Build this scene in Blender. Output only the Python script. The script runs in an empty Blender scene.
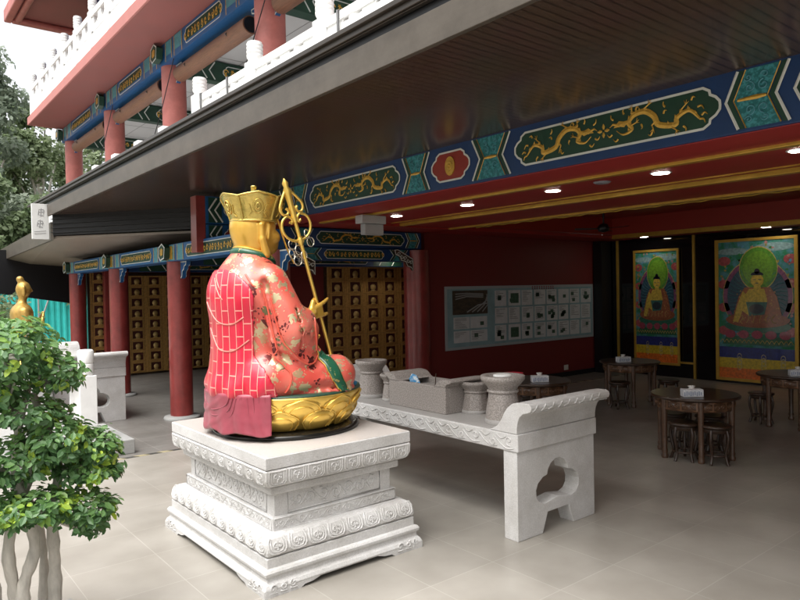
import bpy, bmesh, math, random
import numpy as np
from mathutils import Vector, Matrix
from mathutils.bvhtree import BVHTree
random.seed(7); np.random.seed(7)
R = math.radians; PI = math.pi
sc = bpy.context.scene; C = sc.collection

# ------------------------------------------------------------------ camera
cam = bpy.data.cameras.new('camera'); camo = bpy.data.objects.new('camera', cam); C.objects.link(camo)
cam.sensor_width = 36; cam.lens = 30.04; cam.clip_start = 0.05; cam.clip_end = 500
CR = Matrix(((0.777, 0.025, -0.629), (-0.629, 0.0, -0.777), (-0.020, 1.0, 0.016))).to_quaternion().to_matrix()
camo.matrix_world = Matrix.Translation((0, 0, 1.98)) @ CR.to_4x4()
sc.camera = camo
# ------------------------------------------------------------------ daylight
SUN_EL, SUN_AZ = 66, 196            # direction towards the sun, degrees (azimuth from +X, counter-clockwise)
w = bpy.data.worlds.new('World'); sc.world = w; w.use_nodes = True
nt = w.node_tree; nt.nodes.clear()
sky = nt.nodes.new('ShaderNodeTexSky'); sky.sky_type = 'NISHITA'; sky.sun_disc = False
sky.sun_elevation = R(SUN_EL); sky.sun_rotation = R(90 - SUN_AZ); sky.dust_density = 5; sky.air_density = 1.0; sky.ozone_density = 1
hs = nt.nodes.new('ShaderNodeHueSaturation'); hs.inputs['Saturation'].default_value = 0.12
bg = nt.nodes.new('ShaderNodeBackground'); bg.inputs['Strength'].default_value = 0.15
wo = nt.nodes.new('ShaderNodeOutputWorld')
nt.links.new(sky.outputs[0], hs.inputs['Color']); nt.links.new(hs.outputs[0], bg.inputs[0]); nt.links.new(bg.outputs[0], wo.inputs[0])
sl = bpy.data.lights.new('sun', 'SUN'); sl.energy = 1.5; sl.angle = R(70); sl.color = (1, 0.96, 0.9)
so = bpy.data.objects.new('sun', sl); C.objects.link(so)
sd = Vector((math.cos(R(SUN_EL)) * math.cos(R(SUN_AZ)), math.cos(R(SUN_EL)) * math.sin(R(SUN_AZ)), math.sin(R(SUN_EL))))
so.rotation_euler = sd.to_track_quat('Z', 'Y').to_euler()
vs = sc.view_settings; vs.view_transform = 'Standard'; vs.look = 'None'; vs.gamma = 1; vs.use_curve_mapping = False
vs.exposure = 1.2

# ------------------------------------------------------------------ materials
MATS = {}
def mat(name, col, rough=0.6, metal=0.0, var=0.0, vscale=6, bump=0.0, bscale=40, coat=0.0, col2=None, detail=4, emit=0, spec=0.5, vstretch=None, thr=None, grime=0):
    if name in MATS: return MATS[name]
    m = bpy.data.materials.new(name); m.use_nodes = True; n = m.node_tree.nodes; L = m.node_tree.links
    p = n['Principled BSDF']; p.inputs['Base Color'].default_value = (*col, 1); p.inputs['Roughness'].default_value = rough
    p.inputs['Metallic'].default_value = metal; p.inputs['Coat Weight'].default_value = coat; p.inputs['Coat Roughness'].default_value = 0.08
    p.inputs['Specular IOR Level'].default_value = spec
    tc = n.new('ShaderNodeTexCoord'); src = tc.outputs['Object']
    if vstretch:
        mp = n.new('ShaderNodeMapping'); mp.inputs['Scale'].default_value = vstretch; L.new(src, mp.inputs[0]); src = mp.outputs[0]
    if var > 0 or col2:
        nz = n.new('ShaderNodeTexNoise'); nz.inputs['Scale'].default_value = vscale; nz.inputs['Detail'].default_value = detail; nz.inputs['Roughness'].default_value = 0.65
        L.new(src, nz.inputs['Vector'])
        rp = n.new('ShaderNodeValToRGB'); e = rp.color_ramp.elements
        a, b = thr if thr else (0.3, 0.7)
        e[0].position = a; e[1].position = b
        c2 = col2 if col2 else tuple(min(1, c * (1 + var)) for c in col)
        c1 = col if col2 else tuple(c * (1 - var) for c in col)
        e[0].color = (*c1, 1); e[1].color = (*c2, 1)
        L.new(nz.outputs['Fac'], rp.inputs[0]); L.new(rp.outputs[0], p.inputs['Base Color'])
        rr = n.new('ShaderNodeMapRange'); rr.inputs['To Min'].default_value = max(0.02, rough * 0.8); rr.inputs['To Max'].default_value = min(1, rough * 1.25)
        L.new(nz.outputs['Fac'], rr.inputs['Value']); L.new(rr.outputs[0], p.inputs['Roughness'])
    if grime:
        gz = n.new('ShaderNodeTexNoise'); gz.inputs['Scale'].default_value = 3.2; gz.inputs['Detail'].default_value = 8; gz.inputs['Roughness'].default_value = .7; L.new(tc.outputs['Object'], gz.inputs['Vector'])
        gr = n.new('ShaderNodeValToRGB'); gr.color_ramp.elements[0].position = .36; gr.color_ramp.elements[1].position = .62; q = 1-grime; gr.color_ramp.elements[0].color = (q, q*.985, q*.96, 1); gr.color_ramp.elements[1].color = (1, 1, 1, 1); L.new(gz.outputs['Fac'], gr.inputs[0])
        gm = n.new('ShaderNodeMix'); gm.data_type = 'RGBA'; gm.blend_type = 'MULTIPLY'; gm.inputs[0].default_value = 1
        L.new(rp.outputs[0], gm.inputs[6]); L.new(gr.outputs[0], gm.inputs[7]); L.new(gm.outputs[2], p.inputs['Base Color'])
    if bump > 0:
        b2 = n.new('ShaderNodeTexNoise'); b2.inputs['Scale'].default_value = bscale; b2.inputs['Detail'].default_value = 5
        L.new(src, b2.inputs['Vector'])
        bm = n.new('ShaderNodeBump'); bm.inputs['Strength'].default_value = bump; bm.inputs['Distance'].default_value = 0.01
        L.new(b2.outputs['Fac'], bm.inputs['Height']); L.new(bm.outputs[0], p.inputs['Normal'])
    if emit:
        p.inputs['Emission Color'].default_value = (*col, 1); p.inputs['Emission Strength'].default_value = emit
    MATS[name] = m; return m
def nodes(m): return m.node_tree.nodes, m.node_tree.links, m.node_tree.nodes['Principled BSDF']

white_stone = mat('white_granite', (0.57, 0.56, 0.55), 0.65, grime=.2, var=0.13, vscale=90, bump=0.35, bscale=120)
grey_stone = mat('grey_granite', (0.34, 0.325, 0.31), 0.5, var=0.16, vscale=110, bump=0.2, bscale=150)
slab_top = mat('polished_pinkish_granite', (0.50, 0.46, 0.43), 0.3, var=0.14, vscale=120, bump=0.05, bscale=150)
speck = mat('speckled_granite', (0.20, 0.175, 0.16), 0.45, col2=(0.38, 0.345, 0.32), vscale=110, thr=(0.42, 0.6), bump=0.15, bscale=90)
kerb_m = mat('kerb_granite', (0.33, 0.33, 0.32), 0.6, var=0.12, vscale=60, bump=0.2, bscale=90)
red_paint = mat('red_paint', (0.27, 0.040, 0.036), 0.32, grime=.3, var=0.22, vscale=3.5, coat=0.25, bump=0.03, bscale=14, vstretch=(1, 1, .3))
red_upper = mat('faded_red_paint', (0.46, 0.145, 0.125), 0.5, grime=.25, var=0.12, vscale=2, bump=0.05, bscale=18)
red_wall = mat('dark_red_wall', (0.17, 0.020, 0.018), 0.55, var=0.06, vscale=1.2, bump=0.03, bscale=60)
red_ceil = mat('red_ceiling', (0.32, 0.024, 0.022), 0.45, var=0.05, vscale=1)
red_tray = mat('bright_red_tray', (0.30, 0.022, 0.012), 0.5, var=0.05, vscale=1)
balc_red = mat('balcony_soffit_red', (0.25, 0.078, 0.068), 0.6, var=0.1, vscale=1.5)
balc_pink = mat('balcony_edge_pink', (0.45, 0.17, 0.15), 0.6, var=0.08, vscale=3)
navy = mat('navy_paint', (0.006, 0.035, 0.12), 0.45, var=0.12, vscale=5, bump=0.05, bscale=40)
blue = mat('blue_paint', (0.008, 0.09, 0.25), 0.45, var=0.12, vscale=5, bump=0.05, bscale=40)
dgreen = mat('dark_green_paint', (0.008, 0.045, 0.025), 0.5, var=0.2, vscale=6)
pgreen = mat('green_paint', (0.02, 0.14, 0.09), 0.5, var=0.2, vscale=8)
teal = mat('teal_scroll_paint', (0.012, 0.14, 0.15), 0.5, col2=(0.05, 0.27, 0.30), vscale=30, thr=(0.45, 0.6), detail=2)
tealp = mat('teal_paint', (0.07, 0.25, 0.30), 0.5, var=0.2, vscale=14)
cream = mat('cream_line_paint', (0.62, 0.64, 0.60), 0.5, var=0.06)
goldp = mat('gold_leaf_paint', (0.58, 0.34, 0.055), 0.35, metal=0.35, var=0.25, vscale=30)
goldline = mat('gold_moulding', (0.58, 0.36, 0.06), 0.32, metal=0.45, var=0.12, vscale=7)
redpanel = mat('red_cartouche', (0.26, 0.025, 0.015), 0.45, var=0.12, vscale=9)
black = mat('black_paint', (0.006, 0.006, 0.008), 0.4)
fascia_m = mat('weathered_fascia_metal', (0.105, 0.088, 0.070), 0.42, grime=.25, metal=0.25, var=0.16, vscale=1.6, vstretch=(1, .35, 5))
gutter_m = mat('brown_gutter', (0.055, 0.045, 0.037), 0.35, metal=0.4, var=0.15, vscale=3)
white_rail = mat('white_balustrade', (0.80, 0.80, 0.79), 0.6, var=0.05, vscale=8, bump=0.1, bscale=40)
white_paint = mat('white_paint', (0.72, 0.72, 0.70), 0.6, var=0.04)
greyceil = mat('pale_ceiling_board', (0.60, 0.60, 0.60), 0.7, var=0.04, vscale=2)
bamboo = mat('rolled_bamboo', (0.20, 0.095, 0.055), 0.55, var=0.3, vscale=14, vstretch=(9, .4, 9), bump=0.4, bscale=20)
gold = mat('statue_gold', (0.86, 0.58, 0.13), 0.3, metal=0.75, var=0.08, vscale=9, bump=0.08, bscale=14)
goldskin = mat('statue_gold_skin', (0.78, 0.46, 0.08), 0.3, metal=0.5, var=0.06, vscale=6, coat=0.3)
goldhat = mat('antique_gold', (0.62, 0.47, 0.13), 0.25, metal=0.75, var=0.22, vscale=22, bump=0.35, bscale=26)
cloth_red = mat('dusty_red_drape', (0.30, 0.052, 0.075), 0.38, var=0.16, vscale=6, coat=0.25, bump=0.05, bscale=30)
darkwood = mat('dark_wood', (0.045, 0.024, 0.014), 0.3, var=0.35, vscale=9, vstretch=(1, 1, 6), coat=0.3)
midwood = mat('rosewood', (0.095, 0.048, 0.026), 0.32, var=0.3, vscale=9, vstretch=(1, 1, 5), coat=0.3)
glossblack = mat('black_glass', (0.004, 0.004, 0.005), 0.04, spec=0.55)
lampm = mat('lamp_glow', (1, 0.93, 0.8), 0.5, emit=22)
turq = mat('turquoise_sheet', (0.05, 0.58, 0.55), 0.5, var=0.1, vscale=3)
tissue = mat('tissue_box_white', (0.72, 0.75, 0.80), 0.6, var=0.1, vscale=40)

# ------------------------------------------------------------------ mesh helpers
LOC = {}
class MB:
    def __init__(s): s.v = []; s.f = []; s.sm = []
    def add(s, vs, fs, smooth=False):
        o = len(s.v); s.v += [tuple(v) for v in vs]; s.f += [tuple(i + o for i in f) for f in fs]; s.sm += [smooth] * len(fs); return s
    def box(s, x0, y0, z0, x1, y1, z1):
        return s.add([(x0,y0,z0),(x1,y0,z0),(x1,y1,z0),(x0,y1,z0),(x0,y0,z1),(x1,y0,z1),(x1,y1,z1),(x0,y1,z1)],
                     [(0,3,2,1),(4,5,6,7),(0,1,5,4),(1,2,6,5),(2,3,7,6),(3,0,4,7)])
    def prism(s, poly, m, d0, d1):
        """poly: 2-D points, m(s,t,d) -> xyz"""
        n = len(poly); vs = [m(a, b, d0) for a, b in poly] + [m(a, b, d1) for a, b in poly]
        return s.add(vs, [tuple(range(n))[::-1], tuple(range(n, 2 * n))] + [(i, (i + 1) % n, n + (i + 1) % n, n + i) for i in range(n)])
    def lathe(s, prof, c=(0, 0, 0), n=32, sx=1, sy=1, flute=None):
        vs = []; 
        for r, z in prof:
            for i in range(n):
                a = 2 * PI * i / n; rr = r * (flute(a, z) if flute else 1)
                vs.append((c[0] + rr * sx * math.cos(a), c[1] + rr * sy * math.sin(a), c[2] + z))
        fs = [(j * n + i, j * n + (i + 1) % n, (j + 1) * n + (i + 1) % n, (j + 1) * n + i) for j in range(len(prof) - 1) for i in range(n)]
        s.add(vs, fs, True)
        k = len(prof) - 1
        s.add([vs[i] for i in range(n)], [tuple(range(n))[::-1]]); s.add([vs[k * n + i] for i in range(n)], [tuple(range(n))])
        return s
    def tube(s, pts, rad, n=8, closed=False, flat=1.0, cap=True):
        pts = [Vector(p) for p in pts]; N = len(pts); rads = rad if hasattr(rad, '__len__') else [rad] * N
        up = None; vs = []
        for i, p in enumerate(pts):
            if closed: t = pts[(i + 1) % N] - pts[i - 1]
            else: t = pts[min(i + 1, N - 1)] - pts[max(i - 1, 0)]
            t.normalize()
            if up is None:
                up = Vector((0, 0, 1)) if abs(t.z) < 0.9 else Vector((1, 0, 0))
            a = t.cross(up)
            if a.length < 1e-6: a = t.cross(Vector((0, 1, 0)))
            a.normalize(); b = a.cross(t).normalized(); up = b
            for k in range(n):
                q = 2 * PI * k / n; vs.append(p + a * math.cos(q) * rads[i] + b * math.sin(q) * rads[i] * flat)
        fs = []
        for i in range(N if closed else N - 1):
            j = (i + 1) % N
            for k in range(n): fs.append((i * n + k, i * n + (k + 1) % n, j * n + (k + 1) % n, j * n + k))
        s.add(vs, fs, True)
        if cap and not closed:
            s.add(vs[:n], [tuple(range(n))[::-1]]); s.add(vs[-n:], [tuple(range(n))])
        return s
    def ball(s, c, r, n=10, sx=1, sy=1, sz=1):
        prof = [(max(1e-4, r * math.sin(PI * j / n)), -r * sz * math.cos(PI * j / n)) for j in range(n + 1)]
        return s.lathe(prof, c, n * 2, sx, sy)
    def sweep(s, prof, x0, y0, x1, y1):
        """rectangular footprint, profile of (inset, z)"""
        vs = []
        for d, z in prof: vs += [(x0 + d, y0 + d, z), (x1 - d, y0 + d, z), (x1 - d, y1 - d, z), (x0 + d, y1 - d, z)]
        k = len(prof)
        fs = [(j*4+i, j*4+(i+1)%4, (j+1)*4+(i+1)%4, (j+1)*4+i) for j in range(k-1) for i in range(4)]
        fs += [(3, 2, 1, 0), (k*4-4, k*4-3, k*4-2, k*4-1)]
        return s.add(vs, fs)
    def build(s, name, m, parent=None, bevel=0, xf=None):
        me = bpy.data.meshes.new(name); off = LOC.get(parent.name, Vector((0, 0, 0))) if parent else Vector((0, 0, 0))
        me.from_pydata([Vector(v) - off for v in s.v], [], s.f)
        me.polygons.foreach_set('use_smooth', s.sm)
        for mm in (m if isinstance(m, (list, tuple)) else [m]): me.materials.append(mm)
        me.validate(); me.update()
        o = bpy.data.objects.new(name, me); C.objects.link(o)
        if parent: o.parent = parent; LOC[o.name] = off
        if bevel:
            b = o.modifiers.new('bevel', 'BEVEL'); b.width = bevel; b.segments = 2; b.limit_method = 'ANGLE'; b.angle_limit = R(40)
        return o
def tag(o, label=None, cat=None, group=None, kind=None):
    if label: o['label'] = label
    if cat: o['category'] = cat
    if group: o['group'] = group
    if kind: o['kind'] = kind
    return o
def thing(name, label, cat, loc=(0, 0, 0), group=None, rz=0):
    o = bpy.data.objects.new(name, None); C.objects.link(o); o.location = loc; o.rotation_euler.z = rz; o.empty_display_size = 0.2
    LOC[o.name] = Vector(loc); return tag(o, label, cat, group)
def copy_tree(o, parent=None):
    c = o.copy(); C.objects.link(c); c.parent = parent
    for ch in [x for x in bpy.data.objects if x.parent == o]: copy_tree(ch, c)
    return c
def struct(name, mb, m, bevel=0): return tag(mb.build(name, m, None, bevel), kind='structure')
def smooth_pts(P, n=6):
    """Catmull-Rom through the points (any dimension)"""
    P = [np.array(p, float) for p in P]; out = []
    for i in range(len(P) - 1):
        a = P[max(i-1, 0)]; b = P[i]; c = P[i+1]; d = P[min(i+2, len(P)-1)]
        for k in range(n):
            t = k / n; out.append(0.5*((2*b)+(-a+c)*t+(2*a-5*b+4*c-d)*t*t+(-a+3*b-3*c+d)*t**3))
    out.append(P[-1]); return out
def surfnet(F, o, h):
    """naive surface nets: F<0 inside -> verts, quads"""
    ins = F < 0; nx, ny, nz = F.shape
    cx = (nx-1, ny-1, nz-1); acc = np.zeros(cx + (3,)); cnt = np.zeros(cx)
    cor = [(i, j, k) for i in (0, 1) for j in (0, 1) for k in (0, 1)]
    g = lambda A, c: A[c[0]:c[0]+cx[0], c[1]:c[1]+cx[1], c[2]:c[2]+cx[2]]
    for a in cor:
        for ax in range(3):
            if a[ax] == 0:
                b = list(a); b[ax] = 1; fa = g(F, a); fb = g(F, b); m = g(ins, a) != g(ins, b)
                t = np.where(m, fa / np.where(m, fa - fb, 1), 0)
                for q in range(3): acc[..., q] += np.where(m, a[q] + (t if q == ax else 0), 0)
                cnt += m
    act = cnt > 0; idx = -np.ones(cx, int); idx[act] = np.arange(act.sum())
    pos = np.argwhere(act) + acc[act] / cnt[act][:, None]; V = pos * h + np.array(o); Q = []
    for ax in range(3):
        u, v = [q for q in range(3) if q != ax]
        sl = [slice(1, -1)] * 3; sl[ax] = slice(0, -1); s2 = list(sl); s2[ax] = slice(1, None)
        A = ins[tuple(sl)]; B = ins[tuple(s2)]; E_ = np.argwhere(A != B); fl = A[A != B]
        base = E_.copy(); base[:, u] += 1; base[:, v] += 1
        def I(du, dv):
            c = base.copy(); c[:, u] += du; c[:, v] += dv; return idx[c[:, 0], c[:, 1], c[:, 2]]
        q = np.stack([I(-1, -1), I(0, -1), I(0, 0), I(-1, 0)], 1)
        flip = fl if ax != 1 else ~fl
        q[~flip] = q[~flip][:, ::-1]; Q.append(q)
    return V, np.concatenate(Q)
class Field:
    def __init__(s, lo, hi, h):
        s.o = np.array(lo, float); s.h = h; n = [int((b-a)/h)+1 for a, b in zip(lo, hi)]
        s.X, s.Y, s.Z = np.meshgrid(*[lo[i] + h*np.arange(n[i]) for i in range(3)], indexing='ij'); s.F = np.full(s.X.shape, 9.0)
    def ell(s, c, r, k=0.04, op='u'):
        c = np.array(c); q = np.sqrt(((s.X-c[0])/r[0])**2+((s.Y-c[1])/r[1])**2+((s.Z-c[2])/r[2])**2)
        s.comb((q-1)*min(r)*(.5+.5*min(1, min(r)/max(r)+.2)), k, op); return s
    def cap(s, a, b, ra, rb, k=0.04, op='u'):
        a = np.array(a, float); b = np.array(b, float); d = b-a; L2 = d@d
        t = np.clip(((s.X-a[0])*d[0]+(s.Y-a[1])*d[1]+(s.Z-a[2])*d[2])/L2, 0, 1)
        D = np.sqrt((s.X-a[0]-t*d[0])**2+(s.Y-a[1]-t*d[1])**2+(s.Z-a[2]-t*d[2])**2)-(ra+(rb-ra)*t); s.comb(D, k, op); return s
    def comb(s, D, k, op):
        if op == 'u':
            h = np.clip(.5+.5*(s.F-D)/k, 0, 1); s.F = s.F*(1-h)+D*h-k*h*(1-h)
        elif op == 's':
            h = np.clip(.5-.5*(s.F+D)/k, 0, 1); s.F = s.F*(1-h)-D*h+k*h*(1-h)
        else: s.F = np.maximum(s.F, D)
    def mesh(s, F=None):
        F = s.F if F is None else F; F = F.copy()
        F[0] = F[-1] = 1; F[:, 0] = F[:, -1] = 1; F[:, :, 0] = F[:, :, -1] = 1
        V, Q = surfnet(F, s.o, s.h); return MB().add([tuple(v) for v in V], [tuple(q) for q in Q], True)

# ------------------------------------------------------------------ setting: ground and floors
def tile_mat(name, c1, c2, grout, rough, off, spec=0.5):
    m = bpy.data.materials.new(name); m.use_nodes = True; n, L, p = nodes(m)
    tc = n.new('ShaderNodeTexCoord'); mp = n.new('ShaderNodeMapping'); mp.inputs['Location'].default_value = (-off[0], -off[1], 0)
    L.new(tc.outputs['Object'], mp.inputs[0])
    br = n.new('ShaderNodeTexBrick'); br.offset = 0; br.inputs['Scale'].default_value = 1; br.inputs['Brick Width'].default_value = 0.600; br.inputs['Row Height'].default_value = 0.600
    br.inputs['Mortar Size'].default_value = 0.0035; br.inputs['Mortar Smooth'].default_value = 0.2
    br.inputs['Color1'].default_value = (*c1, 1); br.inputs['Color2'].default_value = (*c2, 1); br.inputs['Mortar'].default_value = (*grout, 1)
    L.new(mp.outputs[0], br.inputs['Vector'])
    nz = n.new('ShaderNodeTexNoise'); nz.inputs['Scale'].default_value = 1.7; nz.inputs['Detail'].default_value = 6; L.new(tc.outputs['Object'], nz.inputs['Vector'])
    mx = n.new('ShaderNodeMix'); mx.data_type = 'RGBA'; mx.blend_type = 'MULTIPLY'; mx.inputs[0].default_value = 1
    rp = n.new('ShaderNodeValToRGB'); rp.color_ramp.elements[0].color = (.80, .79, .77, 1); rp.color_ramp.elements[1].color = (1.08, 1.08, 1.08, 1)
    rp.color_ramp.elements[0].position = .3; rp.color_ramp.elements[1].position = .7
    L.new(nz.outputs['Fac'], rp.inputs[0]); L.new(br.outputs['Color'], mx.inputs[6]); L.new(rp.outputs[0], mx.inputs[7]); L.new(mx.outputs[2], p.inputs['Base Color'])
    n3 = n.new('ShaderNodeTexNoise'); n3.inputs['Scale'].default_value = 5; n3.inputs['Detail'].default_value = 5; L.new(tc.outputs['Object'], n3.inputs['Vector'])
    rr = n.new('ShaderNodeMapRange'); rr.inputs['To Min'].default_value = rough*.7; rr.inputs['To Max'].default_value = rough*1.3; L.new(n3.outputs['Fac'], rr.inputs['Value']); L.new(rr.outputs[0], p.inputs['Roughness'])
    bm = n.new('ShaderNodeBump'); bm.inputs['Strength'].default_value = .25; bm.inputs['Distance'].default_value = .003; bm.invert = True
    L.new(br.outputs['Fac'], bm.inputs['Height']); L.new(bm.outputs[0], p.inputs['Normal']); p.inputs['Specular IOR Level'].default_value = spec
    MATS[name] = m; return m
floor_m = tile_mat('cream_floor_tiles', (0.325, 0.303, 0.270), (0.298, 0.278, 0.248), (0.385, 0.365, 0.332), 0.33, (4.70, 3.324 - 3.0))
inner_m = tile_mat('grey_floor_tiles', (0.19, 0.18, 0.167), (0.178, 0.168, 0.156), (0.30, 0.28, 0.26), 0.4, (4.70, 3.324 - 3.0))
earth = mat('bare_earth', (0.16, 0.14, 0.10), 0.9, var=0.3, vscale=.6, bump=0.4, bscale=3)
struct('ground', MB().add([(-250, -250, -0.02), (250, -250, -0.02), (250, 250, -0.02), (-250, 250, -0.02)], [(0, 1, 2, 3)]), earth)
struct('pavement', MB().box(-14, -18, -0.018, 16, 8.33, 0.0), floor_m)
struct('floor', MB().box(2.0, 8.39, -0.018, 14, 17.5, 0.0), inner_m)
struct('path', MB().box(-14, 8.39, -0.018, 2.0, 26, 0.0), floor_m)
stripm = bpy.data.materials.new('hazard_strip'); stripm.use_nodes = True; n, L, p = nodes(stripm)
tc = n.new('ShaderNodeTexCoord'); wv = n.new('ShaderNodeTexWave'); wv.bands_direction = 'DIAGONAL'; wv.inputs['Scale'].default_value = 2.2
rp = n.new('ShaderNodeValToRGB'); rp.color_ramp.interpolation = 'CONSTANT'; rp.color_ramp.elements[0].color = (0.05, 0.05, 0.045, 1); rp.color_ramp.elements[1].color = (0.38, 0.33, 0.2, 1); rp.color_ramp.elements[1].position = .55
L.new(tc.outputs['Object'], wv.inputs['Vector']); L.new(wv.outputs['Color'], rp.inputs[0]); L.new(rp.outputs[0], p.inputs['Base Color'])
struct('floor_edge_strip', MB().box(-14, 8.33, -0.018, 14, 8.39, 0.004), stripm)
hillm = mat('wooded_hill_ground', (0.03, 0.055, 0.02), 0.95, col2=(0.07, 0.10, 0.04), vscale=.8, bump=1, bscale=2)
hb = MB(); vs_ = []; N = 24
for i in range(N+1):
    for j in range(13):
        x = -60 + 120*i/N; y = 44 + 60*j/12; z = 9*(1-math.exp(-j*.45))*(1+.15*math.sin(x*.13)+.1*math.sin(x*.31+j)) - .1
        vs_.append((x, y, z if j else -.1))
hb.add(vs_, [(i*13+j, (i+1)*13+j, (i+1)*13+j+1, i*13+j+1) for i in range(N) for j in range(12)], True)
struct('hill', hb, hillm)

# ------------------------------------------------------------------ painted beams
def star(cx, cy, r, n, ph=0, inner=.55):
    return [(cx + (r if k % 2 == 0 else r*inner)*math.cos(ph + PI*k/n), cy + (r if k % 2 == 0 else r*inner)*math.sin(ph + PI*k/n)) for k in range(2*n)]
def fan(mb, poly, m, d):
    cx = sum(p[0] for p in poly)/len(poly); cy = sum(p[1] for p in poly)/len(poly); n = len(poly)
    mb.add([m(a, b, d) for a, b in poly] + [m(cx, cy, d + .003)], [(i, (i+1) % n, n) for i in range(n)])
def ribbon(mb, pts, ws, m, d):
    """embossed ribbon on the painted surface"""
    n = len(pts); vs = []
    for i in range(n):
        a = pts[max(i-1, 0)]; b = pts[min(i+1, n-1)]; dx, dy = b[0]-a[0], b[1]-a[1]; l = math.hypot(dx, dy) or 1
        w_ = ws[i] if hasattr(ws, '__len__') else ws; nx_, ny_ = -dy/l*w_/2, dx/l*w_/2
        vs += [m(pts[i][0]+nx_, pts[i][1]+ny_, d), m(pts[i][0], pts[i][1], d + .004), m(pts[i][0]-nx_, pts[i][1]-ny_, d)]
    fs = []
    for i in range(n-1): fs += [(3*i, 3*i+1, 3*i+4, 3*i+3), (3*i+1, 3*i+2, 3*i+5, 3*i+4)]
    mb.add(vs, fs)
def outline(mb, poly, w_, m, d):
    n = len(poly); cx = sum(p[0] for p in poly)/n; cy = sum(p[1] for p in poly)/n; a = []; b = []
    for i in range(n):
        p0, p1, p2 = poly[i-1], poly[i], poly[(i+1) % n]
        e1 = (p1[0]-p0[0], p1[1]-p0[1]); e2 = (p2[0]-p1[0], p2[1]-p1[1]); l1 = math.hypot(*e1) or 1; l2 = math.hypot(*e2) or 1
        nx_ = -(e1[1]/l1+e2[1]/l2); ny_ = e1[0]/l1+e2[0]/l2; l = math.hypot(nx_, ny_) or 1; s_ = w_/2/max(.5, l/2)
        a.append((p1[0]+nx_/l*s_, p1[1]+ny_/l*s_)); b.append((p1[0]-nx_/l*s_, p1[1]-ny_/l*s_))
    vs = [m(x, y, d) for x, y in a] + [m(x, y, d) for x, y in b]
    mb.add(vs, [(i, (i+1) % n, n+(i+1) % n, n+i) for i in range(n)])
def cartouche(s0, s1, t0, t1):
    h = t1-t0; e = h*.42; c = (t0+t1)/2; o = []
    for sx, sg in ((s1, 1), (s0, -1)):
        seq = [(sx-sg*e, t0), (sx-sg*e*.62, t0+h*.1), (sx-sg*e*.58, t0+h*.2), (sx-sg*e*.25, t0+h*.28), (sx-sg*.02*e, t0+h*.40), (sx, c), (sx-sg*.02*e, t1-h*.40), (sx-sg*e*.25, t1-h*.28), (sx-sg*e*.58, t1-h*.2), (sx-sg*e*.62, t1-h*.1), (sx-sg*e, t1)]
        o += seq if sg == 1 else seq[::-1]
    return o
def dragon(mb, cx, cy, Ln, H, fl, m, d):
    T = lambda P: [(cx + fl*x*Ln, cy + y*H*1.12) for x, y in P]
    body = smooth_pts([(-.46, -.28), (-.36, .05), (-.24, -.1), (-.22, -.32), (-.05, -.2), (.0, .12), (.1, .36), (.22, .32), (.28, .08), (.24, -.16), (.34, -.28), (.42, -.1)], 5)
    k = len(body); ws = [H*(.04+.19*math.sin(PI*min(1, (i/k)*1.05+.03))**.7) for i in range(k)]
    ribbon(mb, T(body), ws, m, d)
    fan(mb, T(star(.36, .1, .13, 6, .3, .6)), m, d+.001); ribbon(mb, T([(.38, .05), (.46, .16), (.5, .06)]), [H*.12, H*.08, H*.02], m, d)
    for bx, by, a in ((-.2, -.25, -2.0), (-.02, -.05, -1.2), (.2, .3, 1.0), (.26, -.1, 2.6), (-.3, 0, 1.9), (.1, .34, 2.2)):
        l = .14; ex = bx + l*.55*math.cos(a); ey = by + l*2.0*math.sin(a)
        ribbon(mb, T([(bx, by), ((bx+ex)/2+.03, (by+ey)/2), (ex, ey)]), [H*.1, H*.07, H*.05], m, d)
        for q in (-.7, 0, .7): ribbon(mb, T([(ex, ey), (ex+.04*math.cos(a+q), ey+.16*math.sin(a+q))]), [H*.05, H*.01], m, d)
    for x, y, a in ((-.48, -.2, 2.4), (-.46, -.3, 3.4), (.45, .3, .7), (.47, -.2, -.6), (.33, .42, 1.2), (-.12, .34, 1.0), (-.38, .35, 2), (-.30, -.42, 4.0), (-.10, .12, 1.9), (.14, -.05, 4.4), (.02, -.40, 5.2), (.40, -.40, 5.6), (.20, .46, 1.9), (-.44, .10, 3.0)):
        ribbon(mb, T(smooth_pts([(x, y), (x+.04*math.cos(a), y+.12*math.sin(a)), (x+.02*math.cos(a+1.5)+.06*math.cos(a), y+.2*math.sin(a+.8))], 4)), [H*.07, H*.08, H*.08, H*.07, H*.06, H*.05, H*.04, H*.03, H*.01], m, d)
    sp = [(x, y) for x, y in body[2:-6:3]]
    for x, y in sp: fan(mb, T([(x-.012, y+.06), (x+.014, y+.17), (x+.02, y+.05)]), m, d+.001)
def flower(mb, cx, cy, r, m, d):
    for k in range(4):
        a = k*PI/2; ribbon(mb, [(cx+r*.2*math.cos(a), cy+r*.2*math.sin(a)), (cx+r*.6*math.cos(a), cy+r*.6*math.sin(a)), (cx+r*math.cos(a), cy+r*math.sin(a))], [r*.2, r*.5, r*.08], m, d)
def spiral2(mb, cx, cy, r, sg, w_, m, d, turns=1.6, ph=0):
    ribbon(mb, [(cx + r*(1-k/22)*math.cos(ph+sg*turns*2*PI*k/22), cy + r*(1-k/22)*math.sin(ph+sg*turns*2*PI*k/22)) for k in range(21)], w_, m, d)
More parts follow.
